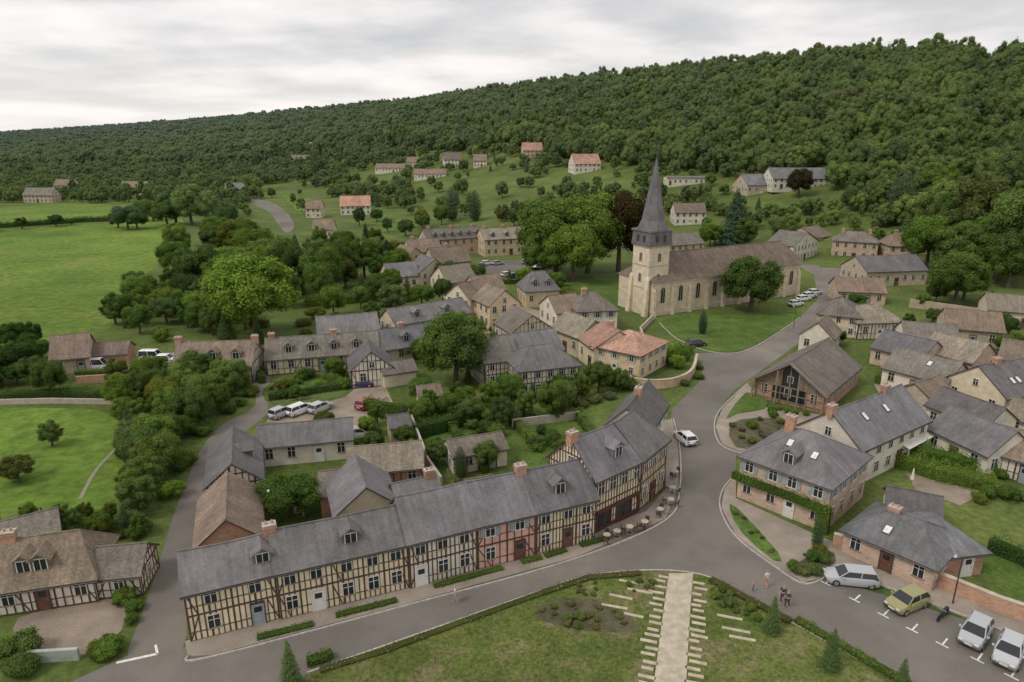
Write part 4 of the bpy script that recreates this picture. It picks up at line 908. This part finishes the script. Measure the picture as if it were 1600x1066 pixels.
# ---------------- vehicles
def carparts(kind='hatch'):
    L0,L1=(-1.95,1.95) if kind=='hatch' else (-2.25,2.2) if kind=='wagon' else (-2.3,2.2)
    hgt={'hatch':1.46,'wagon':1.5,'van':1.95}[kind]
    S=[(L0,.42,.78,.68),(L0+.12,.26,.95,.80),(L0+.7,.2,.98,.86),(0,.2,.97,.87),(L1-1.2,.2,.95,.86),(L1-.35,.22,.84,.8),(L1-.05,.34,.68,.68)]
    mb=MB();ring=lambda s:[(s[0],-s[3],s[1]),(s[0],-s[3]-.03,(s[1]+s[2])/2),(s[0],-s[3]*.93,s[2]),(s[0],s[3]*.93,s[2]),(s[0],s[3]+.03,(s[1]+s[2])/2),(s[0],s[3],s[1])]
    r=[ring(s) for s in S]
    for a,b in zip(r,r[1:]):
        for i in range(6):
            j=(i+1)%6;mb.face([a[i],a[j],b[j],b[i]])
    mb.face(r[0]);mb.face(r[-1][::-1]);body=mb.mesh('body',['car'],1,.035)
    bx0=L0+.12;bx1=L1-1.0 if kind!='van' else L1-.7;tx0=bx0+(.3 if kind!='van' else .1);tx1=bx1-.75
    def fr(x0,x1,w,z): return [(x0,-w,z),(x1,-w,z),(x1,w,z),(x0,w,z)]
    g=MB();g.hexa(fr(bx0,bx1,.79,.93),fr(tx0,tx1,.62,hgt-.05));glass=g.mesh('window',['glass'])
    f=MB();f.hexa(fr(tx0-.04,tx1+.05,.645,hgt-.07),fr(tx0+.06,tx1-.08,.58,hgt));
    for s in (-1,1):
        for (xa,xb) in ((bx0,tx0),(bx1,tx1),((bx0+bx1)/2-.1,(tx0+tx1)/2)):
            f.tube((xa,s*.80,.93),(xb,s*.63,hgt-.05),.045,.045,5)
    top=f.mesh('roof_panel',['car'])
    w=MB();w.tube((0,-.1,0),(0,.1,0),.32,.32,16,0);wheel=w.mesh('tyre',['rubber']);w=MB();w.tube((0,-.115,0),(0,.115,0),.2,.2,12,0);rim=w.mesh('rim',['alloy'])
    l=MB();l.box(0,-.16,0,.06,.16,.14);hl=l.mesh('headlight',['lampw']);rl=l.mesh('rear_light',['lampred'])
    ar=MB();ar.box(-.02,-.26,0,.02,.26,.11);pl=ar.mesh('number_plate',['white'])
    ar=MB();ar.box(-.1,-.08,0,.05,.08,.12);mi=ar.mesh('mirror',['car'])
    p=[('body',body,(0,0,0),0),('window',glass,(0,0,0),0,0),('roof_panel',top,(0,0,0),0,0)]
    for x in (L0+.75,L1-.8):
        for y in (-.78,.78): p.append(('wheel',wheel,(x,y,.32),0));p.append(('rim',rim,(x,y,.32),0))
    for y in (-.52,.52): p.append(('headlight',hl,(L1-.09,y,.6),0));p.append(('rear_light',rl,(L0-.0,y*1.1,.72),0))
    for y in (-.95,.95): p.append(('mirror',mi,(bx1-.25,y,.93),0))
    p.append(('number_plate',pl,(L1-.03,0,.45),0));p.append(('number_plate',pl,(L0-.01,0,.5),0))
    return p
CP_={k:carparts(k) for k in ('hatch','wagon','van')}
def car(px,py,ang,kind,col,lab,z=0):
    g=at(px,py);spawn('parked_car',CP_[kind],(g.x,g.y,z+.02),math.radians(ang),1,col,label=lab,category='car',group='cars in the village')
SIL=(.42,.43,.45);WH=(.72,.72,.71);DK=(.03,.035,.045)
car(1328,910,170,'wagon',SIL,'silver estate car parked in a bay');car(1415,948,205,'hatch',(.30,.28,.12),'olive gold hatchback parked in a bay');car(1522,997,222,'hatch',SIL,'silver hatchback parked in a bay');car(1574,1027,225,'hatch',(.47,.48,.50),'pale grey hatchback parked in a bay')
car(1070,690,105,'hatch',WH,'white car driving along the street')
for x,y in ((1243,478),(1255,470),(1264,465),(1273,460)): car(x,y,25,'hatch',WH,'white car parked beside the church')
car(1088,541,20,'hatch',DK,'dark car beside round garden');car(1405,600,30,'hatch',WH,'white car among courtyard houses')
car(153,577,10,'van',WH,'white van in farm yard');car(240,563,0,'van',WH,'white van near timbered farmhouse');car(262,566,0,'hatch',WH,'white car near timbered farmhouse')
car(440,650,60,'hatch',SIL,'grey car in gravel yard');car(470,645,55,'wagon',WH,'white car in gravel yard');car(501,642,60,'hatch',SIL,'grey car in gravel yard');car(566,604,10,'hatch',(.02,.03,.10),'dark blue car in yard');car(573,636,65,'hatch',(.35,.03,.03),'red car in gravel yard');car(563,683,10,'hatch',WH,'white car behind garage')
for i,(x,y,c) in enumerate([(762,414,WH),(778,414,SIL),(792,432,WH),(803,434,DK),(815,434,WH),(838,420,WH),(850,419,SIL),(752,418,DK),(820,412,SIL)]): car(x,y,30+i*7,'hatch',c,'car parked on the village square')
g=at(1472,966);mb=MB();mb.tube((-.7,-.05,.3),(-.7,.05,.3),.3,.3,14,0);wl=mb.mesh('wheel',['rubber'])
mb=MB();mb.tube((-.7,0,.35),(-.1,0,.6),.05,.05);mb.tube((.7,0,.32),(.42,0,.95),.05,.05);mb.box(-.25,-.14,.25,.3,.14,.6);mb.hexa([(-.1,-.15,.6),(.4,-.13,.62),(.4,.13,.62),(-.1,.15,.6)],[(-.05,-.1,.85),(.35,-.08,.88),(.35,.08,.88),(-.05,.1,.85)]);bd=mb.mesh('frame',['metal'],1,.02)
mb=MB();mb.box(-.75,-.12,.68,-.1,.12,.78);st=mb.mesh('seat',['rubber']);mb=MB();mb.tube((.4,-.35,1.0),(.4,.35,1.0),.02,.02);hb=mb.mesh('handlebar',['alloy'])
spawn('motorcycle',[('frame',bd,(0,0,0),0),('wheel',wl,(0,0,0),0),('wheel',wl,(1.4,0,0),0),('seat',st,(0,0,0),0),('handlebar',hb,(0,0,0),0)],(g.x,g.y,.02),math.radians(215),1,label='dark motorcycle parked between car bays',category='motorcycle')
# people
def person(px,py,yaw,top,bot,lab,z=.02,s=1.0):
    g=at(px,py)
    def skin(name,V_,E_,mat,root_=0):
        me=bpy.data.meshes.new(name);me.from_pydata([v[0] for v in V_],E_,[]);me.materials.append(M[mat]);o=bpy.data.objects.new(name,me);COL.objects.link(o)
        o.modifiers.new('skin','SKIN')
        bmx=bmesh.new();bmx.from_mesh(me);ly=bmx.verts.layers.skin.verify();bmx.verts.ensure_lookup_table()
        for i,v in enumerate(V_):
            bmx.verts[i][ly].radius=(v[1],v[1]*(v[2] if len(v)>2 else 1))
            bmx.verts[i][ly].use_root=(i==root_)
        bmx.to_mesh(me);bmx.free();o.modifiers.new('sub','SUBSURF').levels=1;o.modifiers['sub'].render_levels=1
        return o
    B_=[((0,0,.95),.13,.8),((0,0,1.2),.13,.75),((0,0,1.42),.12,.7),((0,0,1.52),.055),((0,0,1.58),.07),((0,.01,1.68),.095,1.1),((0,0,1.76),.05)]
    E_=[(0,1),(1,2),(2,3),(3,4),(4,5),(5,6)]
    for sx in (-1,1):
        i=len(B_);B_+=[((sx*.19,0,1.4),.055),((sx*.24,.02,1.14),.042),((sx*.25,.1*sx+.05,.9),.03),((sx*.25,.1*sx+.07,.84),.028)];E_+=[(2,i),(i,i+1),(i+1,i+2),(i+2,i+3)]
        for k in range(4):
            j=len(B_);B_.append(((sx*.25,.1*sx+.045+k*.02,.76-.01*(k in(1,2))),.009));E_.append((i+3,j))
        j=len(B_);B_.append(((sx*.23,.1*sx+.12,.81),.01));E_.append((i+3,j))
        i=len(B_);B_+=[((sx*.09,0,.88),.085),((sx*.1,.08*sx+.02,.5),.058),((sx*.1,.2*sx-.03,.1),.04),((sx*.1,.2*sx+.1,.03),.035)];E_+=[(0,i),(i,i+1),(i+1,i+2),(i+2,i+3)]
    r=obj('person',None,None,(g.x,g.y,z),yaw,label=lab,category='person',group='people walking');r.scale=(s,s,s)
    b=skin('body',B_,E_,'skin');b.parent=r
    o=skin('shirt',[((0,0,1.0),.15,.8),((0,0,1.2),.145,.8),((0,0,1.42),.13,.75),((-.19,0,1.41),.07),((-.25,.02,1.15),.055),((.19,0,1.41),.07),((.25,.02,1.15),.055)],[(0,1),(1,2),(2,3),(3,4),(2,5),(5,6)],'cloth');o.parent=r;o.color=(*top,1)
    o=skin('trousers',[((0,0,.95),.14,.85),((-.09,0,.88),.095),((-.1,-.06,.5),.07),((-.1,-.23,.12),.052),((.09,0,.88),.095),((.1,.1,.5),.07),((.1,.17,.12),.052)],[(0,1),(1,2),(2,3),(0,4),(4,5),(5,6)],'cloth');o.parent=r;o.color=(*bot,1)
    o=skin('hair',[((0,-.03,1.74),.095),((0,-.05,1.66),.07)],[(0,1)],'bark');o.parent=r
person(712,942,1.5,(.5,.5,.52),(.3,.3,.32),'person in pale clothes walking along the street')
person(1197,918,.3,(.65,.62,.6),(.5,.3,.25),'person in white top walking by green')
person(1222,942,2.5,(.04,.04,.05),(.03,.03,.05),'person in dark clothes walking by green')
person(1229,950,2.3,(.05,.06,.09),(.04,.04,.05),'person in dark jacket walking by green')
person(1176,925,.8,(.5,.2,.2),(.1,.1,.2),'small child walking by the green',s=.62)
mb=MB();mb.tube((0,0,.7),(0,0,.74),.38,.38,14);tt=mb.mesh('table_top',['slab']);mb=MB();mb.tube((0,0,0),(0,0,.7),.04,.04);mb.tube((0,0,0),(0,0,.03),.22,.2,12);tl=mb.mesh('leg',['metal'])
mb=MB();mb.box(-.21,-.21,.43,.21,.21,.47);cs=mb.mesh('seat',['timber']);mb=MB();mb.box(-.21,.19,.47,.21,.22,.88);cb=mb.mesh('backrest',['timber']);mb=MB();mb.tube((0,0,0),(0,0,.43),.018,.018,5);cl=mb.mesh('leg',['metal'])
for (x,y) in [(945,845),(965,839),(985,832),(1005,823),(1033,805),(1048,790),(1053,770),(1053,745)]:
    g=at(x+R.uniform(-3,3),y+R.uniform(-2,2),.13);a0_=R.uniform(0,3);spawn('cafe_table',[('table_top',tt,(0,0,0),0),('leg',tl,(0,0,0),0)],g,0,1,label='round cafe table on the pavement',category='table',group='cafe tables')
    for a in (a0_,a0_+3):
        c=g+Vector((math.cos(a)*.65,math.sin(a)*.65,0));spawn('cafe_chair',[('seat',cs,(0,0,0),0),('backrest',cb,(0,0,0),0)]+[('leg',cl,(i*.18,j*.18,0),0) for i in(-1,1) for j in(-1,1)],c,a-math.pi/2,1,label='wooden cafe chair beside a round table',category='chair',group='cafe chairs')
mb=MB();mb.tube((0,0,0),(0,0,2.5),.03,.03);pp=mb.mesh('pole',['wood']);mb=MB();mb.tube((0,0,1.3),(0,0,2.6),.2,.06,8);pc=mb.mesh('canopy',['canvas'])
g=at(1422,765);spawn('parasol',[('pole',pp,(0,0,0),0),('canopy',pc,(0,0,0),0)],(g.x,g.y,0),0,1,label='closed cream parasol on garden terrace',category='parasol')
aw0=at(1395,722);aw1=at(1455,690);ad_=(aw1-aw0).normalized();L_=(aw1-aw0).length;mb=MB();mb.hexa([(0,-1.6,2.3),(L_,-1.6,2.3),(L_,.8,2.9),(0,.8,2.9)],[(0,-1.6,2.36),(L_,-1.6,2.36),(L_,.8,2.96),(0,.8,2.96)]);cano=mb.mesh('canopy',['canvas']);mb=MB()
mb.tube((0,0,0),(0,0,2.3),.05,.05);le=mb.mesh('leg',['white'])
spawn('garden_canopy',[('canopy',cano,(0,0,0),0)]+[('leg',le,(x,-1.5,0),0) for x in (.1,L_-.1)],(aw0.x,aw0.y,0),math.atan2(ad_.y,ad_.x),1,label='long cream canopy behind white house',category='canopy')
mb=MB();mb.tube((0,0,0),(0,0,4.2),.07,.045);mb.tube((0,0,4.2),(.5,0,4.45),.035,.03,6);po=mb.mesh('pole',['metal']);mb=MB();mb.hexa([(.42,-.1,4.3),(.66,-.1,4.3),(.66,.1,4.3),(.42,.1,4.3)],[(.48,-.05,4.5),(.6,-.05,4.5),(.6,.05,4.5),(.48,.05,4.5)]);la=mb.mesh('lamp_head',['lampw'])
for x,y,a in [(418,828,0),(1488,945,2),(1240,512,2)]:
    g=at(x,y);spawn('street_lamp',[('pole',po,(0,0,0),0),('lamp_head',la,(0,0,0),0)],(g.x,g.y,.05),a,1,label='slim dark street lamp beside the road',category='street lamp',group='street lamps')
g=at(465,806);mb=MB();mb.box(-.75,-.2,.42,.75,.2,.47);b1=mb.mesh('seat',['white']);mb=MB();mb.box(-.75,.2,.5,.75,.24,.9);b2=mb.mesh('backrest',['white']);mb=MB();mb.box(-.03,-.18,0,.03,.22,.42);b3=mb.mesh('leg',['white'])
spawn('garden_bench',[('seat',b1,(0,0,0),0),('backrest',b2,(0,0,0),0),('leg',b3,(-.65,0,0),0),('leg',b3,(.65,0,0),0)],(g.x,g.y,.02),.1,1,label='white garden bench on small lawn',category='bench')
# ---------------- world, light, camera
w=bpy.data.worlds.new('World');sc.world=w;w.use_nodes=True;nt=w.node_tree;N=nt.nodes;Lk=nt.links
bg=N['Background'];sky=N.new('ShaderNodeTexSky');sky.sky_type='NISHITA';sky.sun_disc=False;sky.sun_elevation=math.radians(50);sky.sun_rotation=math.radians(-60)
tc=N.new('ShaderNodeTexCoord');sp=N.new('ShaderNodeSeparateXYZ');Lk.new(tc.outputs['Generated'],sp.inputs[0])
ad=N.new('ShaderNodeMath');ad.operation='ADD';ad.inputs[1].default_value=.11;Lk.new(sp.outputs[2],ad.inputs[0])
mx=N.new('ShaderNodeMath');mx.operation='MAXIMUM';mx.inputs[1].default_value=.05;Lk.new(ad.outputs[0],mx.inputs[0])
dx=N.new('ShaderNodeMath');dx.operation='DIVIDE';dy=N.new('ShaderNodeMath');dy.operation='DIVIDE'
Lk.new(sp.outputs[0],dx.inputs[0]);Lk.new(mx.outputs[0],dx.inputs[1]);Lk.new(sp.outputs[1],dy.inputs[0]);Lk.new(mx.outputs[0],dy.inputs[1])
cb_=N.new('ShaderNodeCombineXYZ');Lk.new(dx.outputs[0],cb_.inputs[0]);Lk.new(dy.outputs[0],cb_.inputs[1]);cb_.inputs[2].default_value=1.3
f=noise_(nt,.75,7,cb_.outputs[0],.52)
cl=ramp(nt,f,[(.38,(4.6,4.6,4.7)),(.47,(5.6,5.5,5.5)),(.54,(6.7,6.4,6.3)),(.62,(7.5,7.1,6.9))])
hz=ramp(nt,sp.outputs[2],[(.0,.6),(.13,0.0)])
cl=mix(nt,cl,(7.5,7.15,6.8),hz,'MIX')
fin=mix(nt,sky.outputs[0],cl,.95,'MIX');Lk.new(fin,bg.inputs[0]);bg.inputs[1].default_value=.136
sd=bpy.data.lights.new('sun','SUN');sd.energy=1.5;sd.angle=math.radians(18);sd.color=(1,.93,.84)
so=bpy.data.objects.new('sun',sd);COL.objects.link(so);so.rotation_euler=(math.radians(40),0,math.radians(-60))
cam=bpy.data.cameras.new('camera');co=bpy.data.objects.new('camera',cam);COL.objects.link(co);co.location=(0,0,H);co.rotation_euler=(math.pi/2-P,0,0)
cam.sensor_width=36;cam.lens=F/1600*36;cam.clip_end=12000;cam.clip_start=.5;sc.camera=co
sc.view_settings.view_transform='Standard';sc.view_settings.look='None';sc.view_settings.exposure=0
